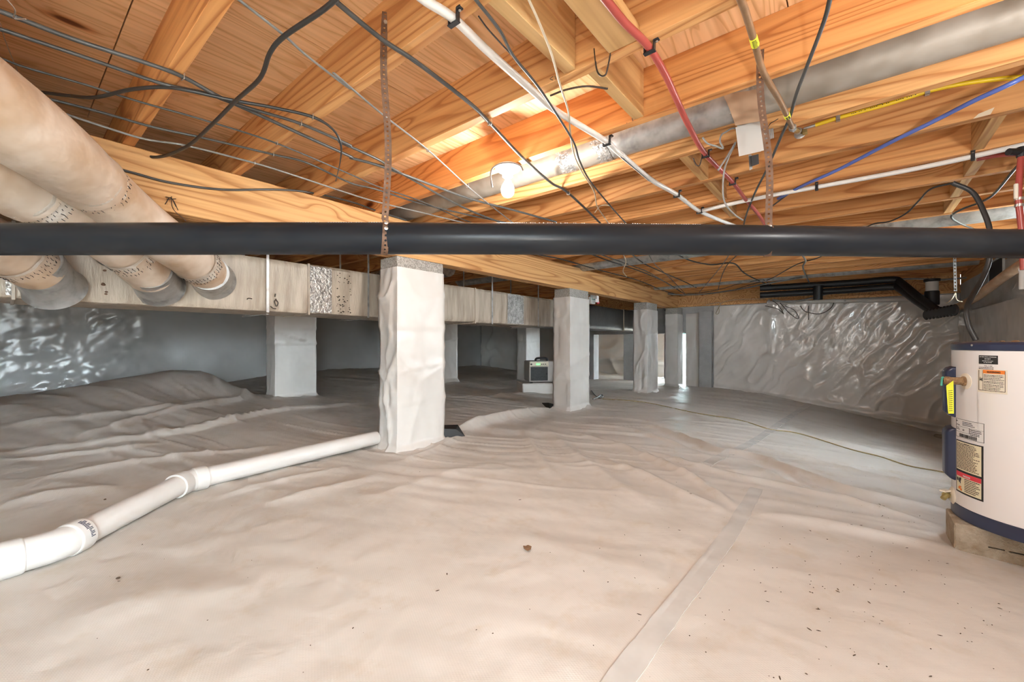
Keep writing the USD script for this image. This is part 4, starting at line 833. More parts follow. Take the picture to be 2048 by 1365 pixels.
# ------------------------------------------------------------------ white drain pipe on the floor
wp = thing('floor_pipe', 'white plastic drain pipe with elbows lying on the floor at the left', 'pipe')
WR = .0445
def fl(px, py, dz=0):   # a point on the floor seen at the pipe's lower edge, lifted to the pipe's axis
    p = on_floor(px, py); p[2] = hf(p[0], p[1]) + WR + dz; return p
w0, w1, w2, w3 = fl(-60, 1175, .004), fl(120, 1122, .006), fl(372, 985, .004), fl(752, 890, .002)
w0 = w1 + (w0 - w1) * 1.5
def seg(a, b, r, mat, name, lab=None, s0=0, s1=1, flare=0): obj(name, tube([a*(1-s0)+b*s0, a*(1-s1)+b*s1], r, 40, 12), mat, wp, 60, lab)
d01 = (w1 - w0) / np.linalg.norm(w1 - w0); d12 = (w2 - w1) / np.linalg.norm(w2 - w1); d23 = (w3 - w2) / np.linalg.norm(w3 - w2)
obj('pipe_length', tube([w0, w1 - d01 * .14], WR, 40, 10), M['pvc'], wp, 60)
obj('pipe_length', tube([w1 + d12 * .02, w2 - d12 * .02], WR, 40, 12), M['pvc'], wp, 60)
obj('pipe_length', tube([w2 + d23 * .03, w3], WR, 40, 14), M['pvc'], wp, 60)
def elbow(c, da, db, la, lb):
    obj('elbow', tube([c - da * la * .98, c - da * la * .5, c - da * .02 + db * .004, c + db * lb * .5, c + db * lb * .98], WR + .0045, 40, 10), M['pvc2'], wp, 60, 'white elbow fitting')
    obj('socket', lathe([(WR, 0), (WR + .0085, 0), (WR + .0095, .004), (WR + .0095, .050), (WR + .006, .055), (WR + .004, .056)], 40, c - da * (la + .002), da), M['pvc2'], wp, 40)
    obj('socket', lathe([(WR, 0), (WR + .0085, 0), (WR + .0095, .004), (WR + .0095, .045), (WR + .006, .050), (WR + .004, .051)], 40, c + db * (lb + .002), -db), M['pvc2'], wp, 40)
elbow(w1, d01, d12, .13, .07); elbow(w2, d12, d23, .065, .075)
def on_pipe(c, d, along, ang):
    to = CAM - c; to -= d * (to @ d); to /= np.linalg.norm(to); w = np.cross(d, to); o = to * math.cos(ang) + w * math.sin(ang); return c + d * along + o * (WR + .0102), o, np.cross(d, o)
g = random.Random(4)
pm_ = []
for k in range(14):
    p_, o, w_ = on_pipe(w1, d12, .05, -.75 + k * .09); pm_.append(orient(bx(-.010 if k < 8 else -.004, .010 if k % 3 else .002, -.0012, .0012, -.0004, .0004), p_, d12, w_, o))
obj('print_marks', pm_, M['navy'], wp, False, 'small printed lettering on the fitting', kind='stuff')
# ------------------------------------------------------------------ things lying on the floor
vent = thing('foundation_vent', 'black plastic vent box half buried at the foot of the nearest pier', 'vent')
vp = on_floor(905, 872)
va = (on_floor(930, 858) - on_floor(893, 866)); va[2] = .0; va /= np.linalg.norm(va); vb = np.cross(UPV, va)
obj('lid', orient(trimesh.convex.convex_hull(np.array([(-.075, -.05, -.02), (.085, -.05, -.02), (.085, .06, -.02), (-.075, .06, -.02), (-.07, -.04, .045), (.02, -.045, .035), (.05, .05, .05), (-.07, .05, .055)])), vp + UPV * .02, va, vb), M['blackp'], vent)
for k in range(2): obj('slot', orient(bx(-.008, .008, -.002, .002, -.001, .001), vp + UPV * .058 - vb * .02 + va * (.0 + .02 * k), va, vb), M['steel'], vent)
def tri_flap(pts, mat, label, cat_='flap', name='rubber_flap'):
    P = [on_floor(*p) + UPV * .004 for p in pts]; c = np.mean(P, 0) + UPV * .035
    single(name, trimesh.convex.convex_hull(np.array([*P, *(np.array(P) + UPV * .006), c])), mat, label, cat_)
tri_flap([(1084, 808), (1113, 812), (1100, 818), (1092, 816)], M['blackp'], 'black scrap under the sheeting edge left of the second pier')
leaf_p = on_floor(1055, 1106)
lf = Polygon([(0, 0), (.010, .008), (.013, .022), (.004, .030), (-.004, .024), (-.012, .026), (-.010, .012)])
lm = trimesh.creation.extrude_polygon(lf, .0012, engine='earcut'); lm = lm.subdivide().subdivide(); v = lm.vertices; v[:, 2] += .008 * nz(v[:, 0] * 70, v[:, 1] * 70, 4) + .004
single('leaf', orient(lm, leaf_p + UPV * .003, RGT * 1.15, FWD * 1.15, UPV), M['leaf'], 'small curled brown dead leaf on the foreground sheeting', 'leaf', smooth=False)
def pebble(px, py, s, label, mat='debris'):
    m = trimesh.creation.icosphere(subdivisions=2, radius=s); v = m.vertices; v *= (1 + .5 * nz(v[:, 0] * 90, v[:, 1] * 90 + v[:, 2] * 70, int(px)))[:, None]; v[:, 2] *= .5
    p = on_floor(px, py); m.apply_translation(p + UPV * s * .3); single('clod', m, M[mat], label, 'dirt clod')
pebble(236, 1158, .0055, 'dark round clod on the sheeting below the white pipe'); pebble(210, 1000, .0045, 'small dark clod above the white pipe'); pebble(1880, 876, .05, 'brown wet stain lump beside the water heater', 'sand')
rd = random.Random(12); sp = []
for k in range(230):
    px, py = rd.choice([(rd.uniform(1150, 2040), rd.uniform(960, 1360)), (rd.uniform(60, 2000), rd.uniform(900, 1360)), (rd.uniform(1500, 1900), rd.uniform(1000, 1200))])
    p = on_floor(px, py)
    if not (X0 < p[0] < X1 and Y0 < p[1] < Y1): continue
    s = rd.uniform(.0007, .0019); L = s * rd.choice([1, 1, 1.4, 2, 4]); a = rd.uniform(0, 6.3)
    m = trimesh.creation.icosphere(subdivisions=0, radius=1); m.apply_scale((L, s, s * .6)); m.apply_transform(trimesh.transformations.rotation_matrix(a, (0, 0, 1))); m.apply_translation(p + UPV * .0012); sp.append(m)
single('floor_debris', sp, M['debris'], 'scattered dark specks of dirt on the pale sheeting', 'debris', kind='stuff', smooth=False)
# seam tapes, cord
def ribbon(pts, w, mat, label, name='seam_tape', cat_='tape', lift=.0025, seed=1, wp_=None):
    P = np.array([on_floor(*p) for p in spline(np.array(pts, float), 24)]); t = np.gradient(P, axis=0); t[:, 2] = 0; t /= np.linalg.norm(t, axis=1, keepdims=True); n = np.stack([-t[:, 1], t[:, 0], 0 * t[:, 0]], 1)
    u = np.linspace(-1, 1, 13); W = w / 2 * np.broadcast_to(wp_ if wp_ is not None else 1.0, (len(P),))
    Q = P[:, None] + n[:, None] * (u[None, :, None] * W[:, None, None]); s = np.append(0, np.cumsum(np.linalg.norm(np.diff(P, axis=0), axis=1)))
    e = np.abs(u)[None] ** 6; Q = Q + n[:, None] * (np.sign(u)[None] * e * .006 * nz(s * 14, 0 * s, seed)[:, None])[..., None]
    Q[..., 2] = hfv(Q[..., 0], Q[..., 1]) + lift + .006 * np.maximum(0, nz(s * 7, 0 * s, seed + 3)[:, None]) * (u[None] < -.6) 
    top = grid_mesh(Q); B = Q.copy(); B[..., 2] -= lift + .003
    rim = [grid_mesh(np.stack([Q[:, k], B[:, k]], 1)) for k in (0, -1)] + [grid_mesh(np.stack([Q[k], B[k]], 1)) for k in (0, -1)]
    return single(name, cat([top] + rim), mat, label, cat_, 'seam tapes on the floor', smooth=40)
ribbon([(1513, 978), (1490, 1020), (1455, 1075), (1400, 1150), (1330, 1240), (1255, 1340), (1215, 1395)], .056, M['tape'], 'long white seam tape strip running diagonally across the foreground sheeting', seed=2)
ribbon([(1619, 808), (1560, 848), (1500, 888), (1440, 915), (1412, 930)], .06, M['tape'], 'white seam tape strip on the darker far part of the floor', seed=5)
rc = np.array([on_floor(*p) + UPV * .005 for p in spline(np.array([(1205, 799), (1290, 806), (1390, 827), (1480, 842), (1540, 860), (1600, 869), (1700, 900), (1760, 915), (1820, 934), (1900, 949), (1990, 975)], float), 8)])
single('cord', tube(rc, .0042, 6, smooth_path=False), M['rope'], 'thin yellow-brown cord lying across the floor towards the water heater', 'cord', smooth=60)

# ------------------------------------------------------------------ water heater
HC = np.array([2.414, -.583]); HR = .28; HB, HT = .035, CAMH + .003
wh = thing('water_heater', 'white water heater tank with navy trim and labels standing on blocks', 'water heater')
O = (HC[0], HC[1], 0)
obj('tank', lathe([(HR - .02, HB + .045), (HR, HB + .05), (HR, HT - .032), (HR - .01, HT - .028)], 128, O), M['white'], wh, 40)
obj('top_rim', lathe([(HR - .004, HT - .032), (HR + .002, HT - .030), (HR + .003, HT - .010), (HR - .002, HT - .004), (HR - .012, HT)], 128, O), M['navy'], wh, 40, 'navy plastic rim')
obj('bottom_rim', lathe([(HR - .02, HB), (HR + .001, HB + .002), (HR + .002, HB + .048), (HR - .004, HB + .050)], 128, O), M['navy'], wh, 40, 'navy plastic base ring')
obj('lid', lathe([(HR - .013, HT - .004), (HR - .04, HT + .001), (.0, HT + .003)], 96, O), M['rustc'], wh, 40, 'rust dusted tank top')
def cyl_hit(px, py, r=HR):
    d = ray(px, py); o = CAM[:2] - HC; a = d[:2] @ d[:2]; b = 2 * o @ d[:2]; c = o @ o - r * r; q = b * b - 4 * a * c
    t = (-b - math.sqrt(max(q, 0))) / (2 * a); p = CAM + d * t; return math.atan2(p[1] - HC[1], p[0] - HC[0]), p[2]
def cyl_p(th, z, r): return np.array([HC[0] + r * math.cos(th), HC[1] + r * math.sin(th), z])
def cyl_patch(th0, th1, z0, z1, r, thick=.0006):
    """A sheet on the tank from angle th0 to th1 (reading left to right is decreasing or increasing angle)."""
    n = max(3, int(abs(th1 - th0) * 40)); T = np.linspace(th0, th1, n)
    A = np.array([[cyl_p(t, z, r) for z in (z0, z1)] for t in T]); B = np.array([[cyl_p(t, z, r - thick) for z in (z0, z1)] for t in T])
    return cat([grid_mesh(A), grid_mesh(np.stack([A[:, 0], B[:, 0]], 1)), grid_mesh(np.stack([A[:, 1], B[:, 1]], 1)), grid_mesh(np.stack([A[0], B[0]], 0)), grid_mesh(np.stack([A[-1], B[-1]], 0))])
def cyl_rect(pxl, pyt, pxr, pyb):
    a, zt = cyl_hit(pxl, pyt); b, _ = cyl_hit(pxr, pyt); _, zb = cyl_hit(pxl, pyb); return a, b, zb, zt
class Label:
    def __init__(s, pxl, pyt, pxr, pyb):
        s.a, s.b, s.z0, s.z1 = cyl_rect(pxl, pyt, pxr, pyb); s.w = abs(s.b - s.a) * HR; s.h = s.z1 - s.z0
    def at(s, u, v): return s.a + (s.b - s.a) * u, s.z0 + s.h * v
    def rect(s, u0, v0, u1, v1, k): (a, za), (b, zb) = s.at(u0, v0), s.at(u1, v1); return cyl_patch(a, b, za, zb, HR + .0008 + .0005 * k)
    def lines(s, u0, u1, vs, hh, k, seed, rag=.25):
        g = random.Random(seed); out = []
        for v in vs:
            u = u0; end = u1 - g.random() * rag * (u1 - u0)
            while u < end:
                w = g.uniform(.03, .11) * (u1 - u0) ; out.append(s.rect(u, v, min(u + w, end), v + hh, k)); u += w + .022 * (u1 - u0)
        return cat(out)
    def text(s, txt, u, v, hgt, k, bold=True, center=True):
        m = meshkit.text_mesh(txt, hgt, .0003, bold); w = m.bounds[1][0]; x = m.vertices[:, 0] - (w / 2 if center else 0); sg = 1 if s.b > s.a else -1
        th = s.a + (s.b - s.a) * u + sg * x / HR; z = s.z0 + s.h * v + m.vertices[:, 1]; r = HR + .0008 + .0005 * k + m.vertices[:, 2]
        return trimesh.Trimesh(np.stack([HC[0] + r * np.cos(th), HC[1] + r * np.sin(th), z], 1), m.faces, process=False)
L1 = Label(1958, 711, 1996, 728)
PL1 = obj('label', L1.rect(0, 0, 1, 1, 0), M['ink'], wh, True, 'small black label with white lettering')
obj('lettering', [L1.text('IF YOU HAVE A PROBLEM', .5, .78, .0030, 1), L1.text('DO NOT', .5, .54, .0036, 1), L1.text('RETURN THIS UNIT', .5, .32, .0026, 1), L1.text('TO THE STORE', .5, .14, .0026, 1)], M['paper'], PL1, False)
L1b = Label(1958, 729, 1998, 738)
obj('lettering', [L1b.text('CALL 1-800', .5, .62, .003, 0), L1b.lines(.0, .9, (.3, .0), .12, 0, 5)], M['pencil'], wh, False)
L2 = Label(1956, 738, 2015, 784)
PL2 = obj('label', L2.rect(0, 0, 1, 1, 0), M['cream'], wh, True, 'cream warning label with an orange heading')
obj('label_frame', [L2.rect(.04, .08, .06, .95, 1), L2.rect(.93, .08, .945, .95, 1), L2.rect(.04, .08, .945, .10, 1), L2.rect(.20, .08, .212, .95, 1)], M['pencil'], PL2, False)
obj('label_heading', L2.rect(.21, .82, .94, .97, 1), M['ora'], PL2, True)
obj('lettering', [L2.text('WARNING', .58, .855, .0058, 2), L2.lines(.24, .92, [.74, .68, .61, .55, .47, .41, .33, .27, .2, .14], .022, 1, 8)], M['ink'], PL2, False)
obj('pictogram', [L2.rect(.08, .50, .12, .60, 1), L2.rect(.10, .53, .17, .57, 1), L2.rect(.15, .48, .18, .62, 1), L2.rect(.085, .62, .11, .65, 1)], M['ink'], PL2, False)
L3 = Label(1913, 836, 1969, 872)
PL3 = obj('label', L3.rect(0, 0, 1, 1, 0), M['paper'], wh, True, 'white rating label with a bar code')
obj('label_frame', [L3.rect(0, 0, 1, .015, 1), L3.rect(0, .985, 1, 1, 1), L3.rect(0, 0, .012, 1, 1), L3.rect(.988, 0, 1, 1, 1), L3.rect(.0, .60, 1, .61, 1), L3.rect(0, .30, .58, .31, 1), L3.rect(.57, .30, .58, .6, 1)], M['ink'], PL3, False)
gb = random.Random(3); bars = []; u = .18
while u < .8:
    w = gb.choice([.006, .010, .014]); bars.append(L3.rect(u, .04, u + w, .22, 1)); u += w + gb.choice([.006, .010, .014])
obj('bar_code', bars, M['ink'], wh, False, kind='stuff')
obj('lettering', [L3.lines(.32, .75, (.86, .78, .70), .03, 1, 2), L3.lines(.04, .2, (.66, .5, .42), .03, 1, 3), L3.lines(.60, .95, (.52, .43, .34, .26), .035, 1, 4), L3.text('50', .36, .40, .0055, 1), L3.text('PW', .06, .84, .0042, 1)], M['ink'], PL3, False)
L4 = Label(1913, 878, 1967, 981)
PL4 = obj('label', L4.rect(0, 0, 1, 1, 0), M['ink'], wh, True, 'black framed instruction label with a red danger band')
obj('label_panel', [L4.rect(.05, .44, .95, .98, 1), L4.rect(.05, .03, .95, .40, 1)], M['crm'], PL4, True)
obj('label_heading', L4.rect(.05, .315, .95, .40, 2), M['red'], PL4, True, 'red danger band')
obj('lettering', [L4.text('DANGER', .5, .332, .0060, 3)], M['paper'], PL4, False)
obj('lettering', [L4.lines(.08, .92, np.arange(.47, .95, .026), .012, 2, 21), L4.lines(.42, .92, np.arange(.06, .30, .032), .014, 2, 22), L4.text('IMPORTANT', .5, .945, .003, 2)], M['pencil'], PL4, False, kind='stuff')
obj('pictogram', [L4.rect(.08, .22, .14, .28, 2), L4.rect(.17, .20, .24, .27, 2), L4.rect(.2, .24, .27, .29, 2), L4.rect(.22, .18, .25, .24, 2)], M['ink'], PL4, False)
obj('pictogram', [L4.rect(.15, .07, .24, .11, 2), L4.rect(.19, .10, .28, .13, 2), L4.rect(.24, .05, .31, .09, 2)], M['ora'], PL4, False)
# element covers on the side
def cover(pxc, pyt, pyb, name='element_cover'):
    th, zt = cyl_hit(pxc, pyt); _, zb = cyl_hit(pxc, pyb); a0, a1 = th - .40, th + .015
    m = []
    T = np.linspace(a0, a1, 18); prof = [(0, zb), (.012, zb + .004), (.026, zb + .020), (.027, zt - .022), (.018, zt - .006), (0, zt)]
    P = np.array([[cyl_p(t, z, HR - .001 + o * (1 if 0 < i < 17 else 0) * min(1, .55 + .45 * math.sin(np.pi * i / 17) * 2)) for o, z in prof] for i, t in enumerate(T)])
    return obj(name, [grid_mesh(P)], M['navy'], wh, 50, 'navy plastic element cover')
cover(1911, 734, 836); cover(1911, 857, 962)
# relief valve with its paper tag, drain tap, screw
th, z = cyl_hit(1931, 763); n0 = np.array([math.cos(th), math.sin(th), 0]); vp0 = cyl_p(th, z, HR)
side_l = -RGT
obj('valve_plate', lathe([(.030, 0), (.030, .002), (.012, .006)], 28, vp0 - n0 * .001, n0), M['cream'], wh, 40)
vdir = at_d(1900, 762, 1.60) - vp0; vdir /= np.linalg.norm(vdir)
obj('relief_valve', [lathe([(.018, 0), (.018, .006), (.014, .010), (.014, .040), (.016, .042), (.016, .055), (.010, .06)], 20, vp0 + n0 * .002, vdir)], M['rustc'], wh, 40, 'rust coloured relief valve')
vt = vp0 + vdir * .060
obj('valve_lever', tube([vt + UPV * .012, vt - vdir * -.004 + UPV * .010, vt + vdir * .006 - UPV * .02], .007, 8, 5, flat=.4), M['grn'], wh, 60, 'green plastic tie')
tq = [at_d(px, py, 1.545) for px, py in ((1893, 772), (1907, 762), (1908, 828), (1897, 828))]
tg = trimesh.convex.convex_hull(np.array([*tq, *(np.array(tq) + FWD * .0015)]))
obj('paper_tag', tg, M['yel'], wh, False, 'yellow paper tag')
obj('lettering', [trimesh.convex.convex_hull(np.array([at_d(1895.5 + .05 * (py - 772), py, 1.5445), at_d(1905, py - 1, 1.5445), at_d(1895.5 + .05 * (py - 772), py + 1.0, 1.5445), at_d(1905, py, 1.5445), at_d(1900, py, 1.545)])) for py in range(782, 826, 4)], M['pencil'], wh, False, kind='stuff')
th2, z2 = cyl_hit(1906, 991); d2 = np.array([math.cos(th2), math.sin(th2), 0])
obj('valve_plate', lathe([(.033, 0), (.034, .006), (.02, .014)], 28, cyl_p(th2, z2, HR - .004), d2), M['cream'], wh, 40)
dp = cyl_p(th2, z2, HR + .008); dd = -RGT * .9 - FWD * .2; dd /= np.linalg.norm(dd)
obj('drain_tap', [tube([dp, dp + dd * .02, dp + dd * .038 - UPV * .012], .009, 12, 6), lathe([(.012, 0), (.012, .012)], 14, dp + dd * .014, dd)], M['brass'], wh, 40, 'brass drain tap')
hp = dp + dd * .026 + UPV * .018
obj('tap_handle', orient(bx(-.016, .016, -.010, .010, -.003, .003, .001), hp, dd, np.cross(UPV, dd)), M['cream'], wh)
th3, z3 = cyl_hit(1946, 691); obj('screw', lathe([(.004, 0), (.004, .002), (.001, .003)], 10, cyl_p(th3, z3, HR + .003), (math.cos(th3), math.sin(th3), 0)), M['steel'], wh)
obj('rust_flake', [trimesh.creation.icosphere(subdivisions=1, radius=.004 + .003 * (k % 3)).apply_scale((1, 1, .4)).apply_translation((HC[0] + (HR - .03 - .01 * (k % 4)) * math.cos(2.2 + k * .12), HC[1] + (HR - .03 - .01 * (k % 4)) * math.sin(2.2 + k * .12), HT + .002)) for k in range(14)], M['rustc'], wh, kind='stuff')
# blocks under the heater
cb = thing('cinder_block', 'dusty brown concrete block under the front of the water heater', 'block', 'blocks under the water heater')
X_ = 2.262
blk = trimesh.boolean.difference([bx(X_, X_ + .19, -.70, -.29, -.085, HB - .001, .004), bx(X_ - .01, X_ + .02, -.415, -.375, -.032, -.027), bx(X_ - .01, X_ + .02, -.515, -.425, -.034, -.028)], engine='manifold')
obj('block_body', blk, M['cinder'], cb)
single('cinder_block', bx(X_ + .21, X_ + .40, -.80, -.38, -.11, HB - .001, .004), M['cinder'], 'rear concrete block under the water heater', 'block', 'blocks under the water heater')

# ------------------------------------------------------------------ dehumidifier on its block
db = on_floor(1080, 787); bd = (db - CAM) @ FWD
def box_px(name, parent, pxl, pxr, pyt, pyb, d0, d1, mat, lab=None, c=.006):
    m = trimesh.convex.convex_hull(np.array([at_d(x, y, d0) for x in (pxl, pxr) for y in (pyt, pyb)] + [at_d(x, y, d0) + FWD * (d1 - d0) for x in (pxl, pxr) for y in (pyt, pyb)]))
    return obj(name, m, mat, parent, 30, lab)
th_r = math.degrees(math.atan2(RGT[1], RGT[0]))
px2m = bd / FPX
hgt = lambda py: CAMH + (HZ - py) * px2m
ped = single('liner_covered_block', bx(0, 1, 0, 1, 0, 1), M['pier'], 'low sheeting covered block under the dehumidifier', 'block')
stage.RemovePrim(ped.GetPath())
base = at_d(1080, 787, bd); w_ = 66 * px2m
T0 = np.array([*base[:2], 0.])
rot = lambda m: orient(m, T0, RGT * math.cos(.18) + FWD * math.sin(.18), FWD * math.cos(.18) - RGT * math.sin(.18), UPV)
single('plinth_block', rot(bx(-.23, .26, 0, .42, base[2] - .05, hgt(767), .012)), M['pier'], 'low sheeting covered block carrying the dehumidifier', 'block')
dh = thing('dehumidifier', 'grey crawl space dehumidifier with a dark filter and lit panel behind the second pier', 'dehumidifier')
zb_, zt_ = hgt(767) + .012, hgt(723)
obj('body', rot(bx(-.135, .24, .03, .36, zb_, zt_, .012)), M['gplastic'], dh)
fp_ = obj('front_panel', rot(bx(-.13, .12, .018, .032, zt_ - .07, zt_ - .006, .004)), M['cream'], dh)
fg_ = obj('filter_grille', rot(bx(-.115, .11, .020, .034, zb_ + .02, zt_ - .078, .004)), M['grille'], dh, label='dark air filter')
for k in range(9): obj('slat', rot(bx(-.11, .105, .016, .021, zb_ + .03 + k * .022, zb_ + .033 + k * .022)), M['blackp'], fg_)
obj('display', rot(bx(-.045, .005, .014, .019, zt_ - .05, zt_ - .03)), M['led'], fp_, label='small green display')
for k, u in enumerate((-.11, .03, .055, .08)): obj('button', rot(lathe([(.012 if k == 0 else .007, 0), (.010 if k == 0 else .006, .006)], 14, (u, .018, zt_ - .04), (0, -1, 0))), M['gry'], fp_)
obj('handle', rot(tube([(-.03, .14, zt_), (-.01, .14, zt_ + .03), (.06, .14, zt_ + .035), (.12, .14, zt_ + .03), (.14, .14, zt_)], .014, 10, 6)), M['blackp'], dh, 60)
obj('foot', rot(bx(-.12, -.09, .04, .07, hgt(767), zb_ + .002)), M['blackp'], dh); obj('foot', rot(bx(.19, .22, .04, .07, hgt(767), zb_ + .002)), M['blackp'], dh)
obj('latch', rot(bx(.085, .1, .012, .02, zb_ + .1, zb_ + .12)), M['blackp'], dh)
single('power_cord', tube([on_floor(px, py) + UPV * .008 for px, py in ((1183, 783), (1190, 792), (1198, 798), (1206, 795), (1203, 791), (1196, 796), (1186, 800))], .006, 8, 8), M['blk'], 'black power cord coiled right of the second pier', 'cord', smooth=60)
# small control box and red alarm hung from the girder
ctl = thing('control_box', 'small white and green control box hanging under the girder right of the second pier', 'control box')
q = at_y(1184, 601, 2.46); obj('case', [bx(q[0]-.05, q[0]+.05, q[1]-.02, q[1]+.02, q[2]-.045, q[2]+.04, .004), bx(q[0]-.04, q[0]-.02, q[1]-.085, q[1], q[2]+.01, GB+.03), bx(q[0]-.04, q[0]+.04, q[1]-.071, q[1]-.065, q[2]-.03, GB+.03)], M['paper'], ctl); obj('face', bx(q[0]-.045, q[0]+.045, q[1]-.024, q[1]-.02, q[2]+.005, q[2]+.04, .002), M['grn'], ctl)
q = at_y(1196, 605, 2.5); kb = thing('alarm_knob', 'small red knob beside the control box', 'knob'); obj('knob', trimesh.creation.icosphere(subdivisions=2, radius=.022).apply_translation(q), M['red'], kb); obj('stem', tube([q, (q[0], q[1], GB + .06), (q[0], 2.38, GB + .10)], .004, 8, 2), M['wire'], kb)
q = at_y(1353, 631, 2.46); single('socket_box', [bx(q[0]-.04, q[0]+.04, q[1]-.02, q[1]+.03, q[2]-.05, q[2]+.05, .004), bx(q[0]-.03, q[0]+.03, 2.388, q[1]-.01, q[2]-.02, GB+.03)], M['paper'], 'small white socket box hanging under the girder by the fourth pier', 'electrical box')
single('bent_pipe', tube(path_y([(1328, 612), (1330, 622), (1340, 626), (1348, 616)], 2.5), .010, 10, 8), M['lgry'], 'short bent grey pipe under the girder by the third pier', 'pipe', smooth=60)

# ------------------------------------------------------------------ lines along the far wall
il = thing('insulated_line', 'pair of black insulated lines running along the far joists and down to the wall', 'pipe')
ip = [(1520, 577, 5.75), (1640, 570, 5.4), (1720, 565, 5.15), (1785, 560, 4.95)]
for k, off in enumerate((0, .055)):
    P = [at_d(px, py + 14 * k, d) for px, py, d in ip] + [at_d(1803 - 3 * k, 567 + 11 * k, 4.85), at_d(1838 - 2 * k, 596 + 8 * k, 4.5), at_d(1878, 624 + 6 * k, 4.2)]
    obj('pipe_insulation', tube(P, .040, 16, 10), M['blackp'], il, 60)
obj('corrugated_elbow', [lathe([(.040, 0), (.054, .012), (.040, .024)], 20, at_d(1850 + 7 * k, 630 - k * 1.2, 4.25 - .06 * k), RGT - FWD * .35) for k in range(9)], M['blackp'], il, 40, 'ribbed black elbow')
obj('drop_pipe', tube([at_d(1636, 572, 5.35), at_d(1636, 600, 5.35)], .05, 14, 3), M['blackp'], il, 60)
single('condensate_pipe', tube([at_d(1880, 630, 4.25), at_d(1905, 620, 4.0), at_d(1950, 596, 3.6), at_d(2010, 552, 3.15), at_d(2070, 512, 2.8)], .034, 16, 10), M['card'], 'dirty brown pipe rising along the right wall above the water heater', 'pipe', smooth=60)
vs = thing('vent_stub', 'white pipe stub in a black rubber coupling by the far right corner', 'pipe')
c = at_d(1864, 590, 4.5); px_ = 4.5 / FPX
obj('pipe_length', lathe([(.052, 0), (.052, .16)], 28, c + UPV * .0), M['pvc'], vs, 40); obj('coupling', lathe([(.056, -.11), (.060, -.10), (.060, .03), (.056, .04)], 28, c), M['blackp'], vs, 40); obj('cap', lathe([(.06, .12), (.066, .125), (.066, .15), (.0, .155)], 28, c + UPV * .02), M['blackp'], vs, 40)
wpv = thing('condensate_drain', 'long white pipe running along the top of the far wall', 'pipe')
pa, pb = at_x(1534, 606, X1 - .06), at_x(1832, 599, X1 - .06)
obj('pipe_length', tube([pa, pb], .028, 16, 10), M['pvc'], wpv, 60)
for px in (1690, 1538): q = at_x(px, 604, X1 - .06); obj('pipe_clip', lathe([(.029, -.012), (.034, -.012), (.034, .012), (.029, .012)], 20, q, (0, 1, 0)), M['gplastic'], wpv)
for k, (pts, lab) in enumerate((([(1412, 610), (1440, 606), (1434, 622), (1432, 628), (1438, 626), (1441, 608), (1470, 600), (1530, 598)], 'thin beige wire with a loop at the end of the girder'), ([(1530, 612), (1555, 618), (1567, 628), (1556, 610), (1545, 602)], 'thin dark wire loop at the left end of the white wall pipe'), ([(1560, 606), (1580, 628), (1597, 638), (1590, 622), (1570, 612)], 'second thin dark wire loop hanging on the far wall'), ([(1600, 612), (1612, 624), (1640, 628), (1660, 618), (1668, 606)], 'thin wire drooping below the white wall pipe'), ([(1617, 612), (1617, 640)], 'thin wire hanging straight down the far wall'))):
    single('wire', tube([at_x(px, py, X1 - .09) for px, py in pts], .0045, 6, 8), M['bei'] if k == 0 else M['wire'], lab, 'wire', 'loose wires on the far wall', smooth=60)
single('cable', tube([at_x(px, py, X1 - .25) for px, py in ((1545, 600), (1580, 604), (1630, 595), (1660, 587), (1690, 586))], .011, 8, 8), M['lgry'], 'pale cable sagging over the white wall pipe', 'cable', smooth=60)
single('cable', tube([at_x(px, py, X1 - .35) for px, py in ((1780, 560), (1830, 558), (1880, 560), (1930, 556), (1960, 552))], .011, 8, 8), M['lgry'], 'pale conduit high in the far right corner', 'conduit', smooth=60)
ch = thing('hanging_strap', 'pale perforated strap hanging at the right between pipe and heater', 'strap')
dch = 3.4; A, B = at_d(1909, 500, dch), at_d(1911, 586, dch)
obj('strap_band', perforated([A, B], .024, [RGT, RGT], .028, .007, .002), M['galv'], ch, False)
obj('wire_tie', [tube([B, at_d(1904, 598, dch), at_d(1893, 607, dch + .1)], .004, 6, 6), tube([B, at_d(1914, 600, dch), at_d(1925, 604, dch)], .004, 6, 6)], M['bei'], ch, 60)
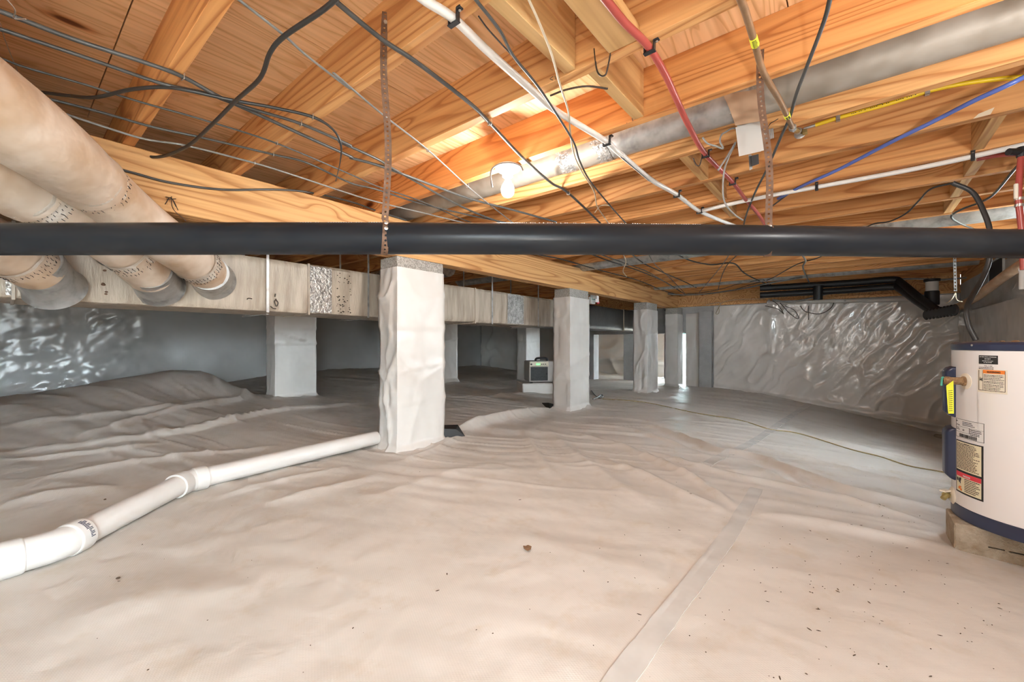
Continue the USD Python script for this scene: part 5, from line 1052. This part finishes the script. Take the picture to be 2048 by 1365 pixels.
# opening and panel high on the right wall
wv = thing('wall_vent', 'dark vent opening high in the right wall', 'vent')
va_, vb_ = at_y(1977, 545, Y0 + .012), at_y(2005, 545, Y0 + .012); zv0, zv1 = at_y(1990, 568, Y0 + .012)[2], at_y(1990, 522, Y0 + .012)[2]
obj('opening', bx(vb_[0], va_[0], Y0 - .01, Y0 + .008, zv0, zv1), M['dark'], wv); fr = .014
obj('frame', [bx(vb_[0] - fr, va_[0] + fr, Y0, Y0 + .014, zv1, zv1 + fr), bx(vb_[0] - fr, va_[0] + fr, Y0, Y0 + .014, zv0 - fr, zv0), bx(vb_[0] - fr, vb_[0], Y0, Y0 + .014, zv0, zv1), bx(va_[0], va_[0] + fr, Y0, Y0 + .014, zv0, zv1)], M['block_wall'], wv)
q = at_d(2045, 560, 2.2); single('white_pipe_end', lathe([(.012, -.05), (.013, -.045), (.013, .045), (.015, .048), (.015, .06)], 18, q), M['paper'], 'white pipe end with a red rim at the right edge above the heater', 'pipe')

# ------------------------------------------------------------------ outside, seen through the far access opening
ground = obj('ground', bx(8.9, 16, -6, 10, -.4, -.05), M['sand']); setd(ground, None, None, None, 'structure')
ground2 = obj('ground', bx(-6, 6, -8, Y0 - .2, -.4, .1), M['sand']); setd(ground2, None, None, None, 'structure')
q = at_x(1350, 688, 10.2); tb = thing('teal_bin', 'teal plastic bin standing outside the far opening', 'bin')
obj('body', trimesh.convex.convex_hull(np.array([(q[0] + sx * s, q[1] + sy * s, z) for z, s in ((-.05, .28), (CAMH + .2, .34)) for sx in (-1, 1) for sy in (-1, 1)])), M['teal'], tb)
obj('lid', bx(q[0] - .37, q[0] + .37, q[1] - .37, q[1] + .37, CAMH + .2, CAMH + .24, .01), M['teal'], tb)
q = at_x(1349, 715, 9.4); single('black_post', bx(q[0] - .02, q[0] + .02, q[1] - .02, q[1] + .02, -.05, CAMH + .02), M['blackp'], 'thin black post outside the far opening', 'post')
single('curtain_sheet', grid_mesh(np.array([[(8.4 + .03 * math.sin(k * .9), yy, zz) for zz in (-.0, CAMH + .2)] for k, yy in enumerate(np.linspace(at_x(1328, 700, 8.4)[1], at_x(1341, 700, 8.4)[1], 24))])), M['pier'], 'bright white sheeting strip hanging beside the far opening', 'sheet', smooth=True)
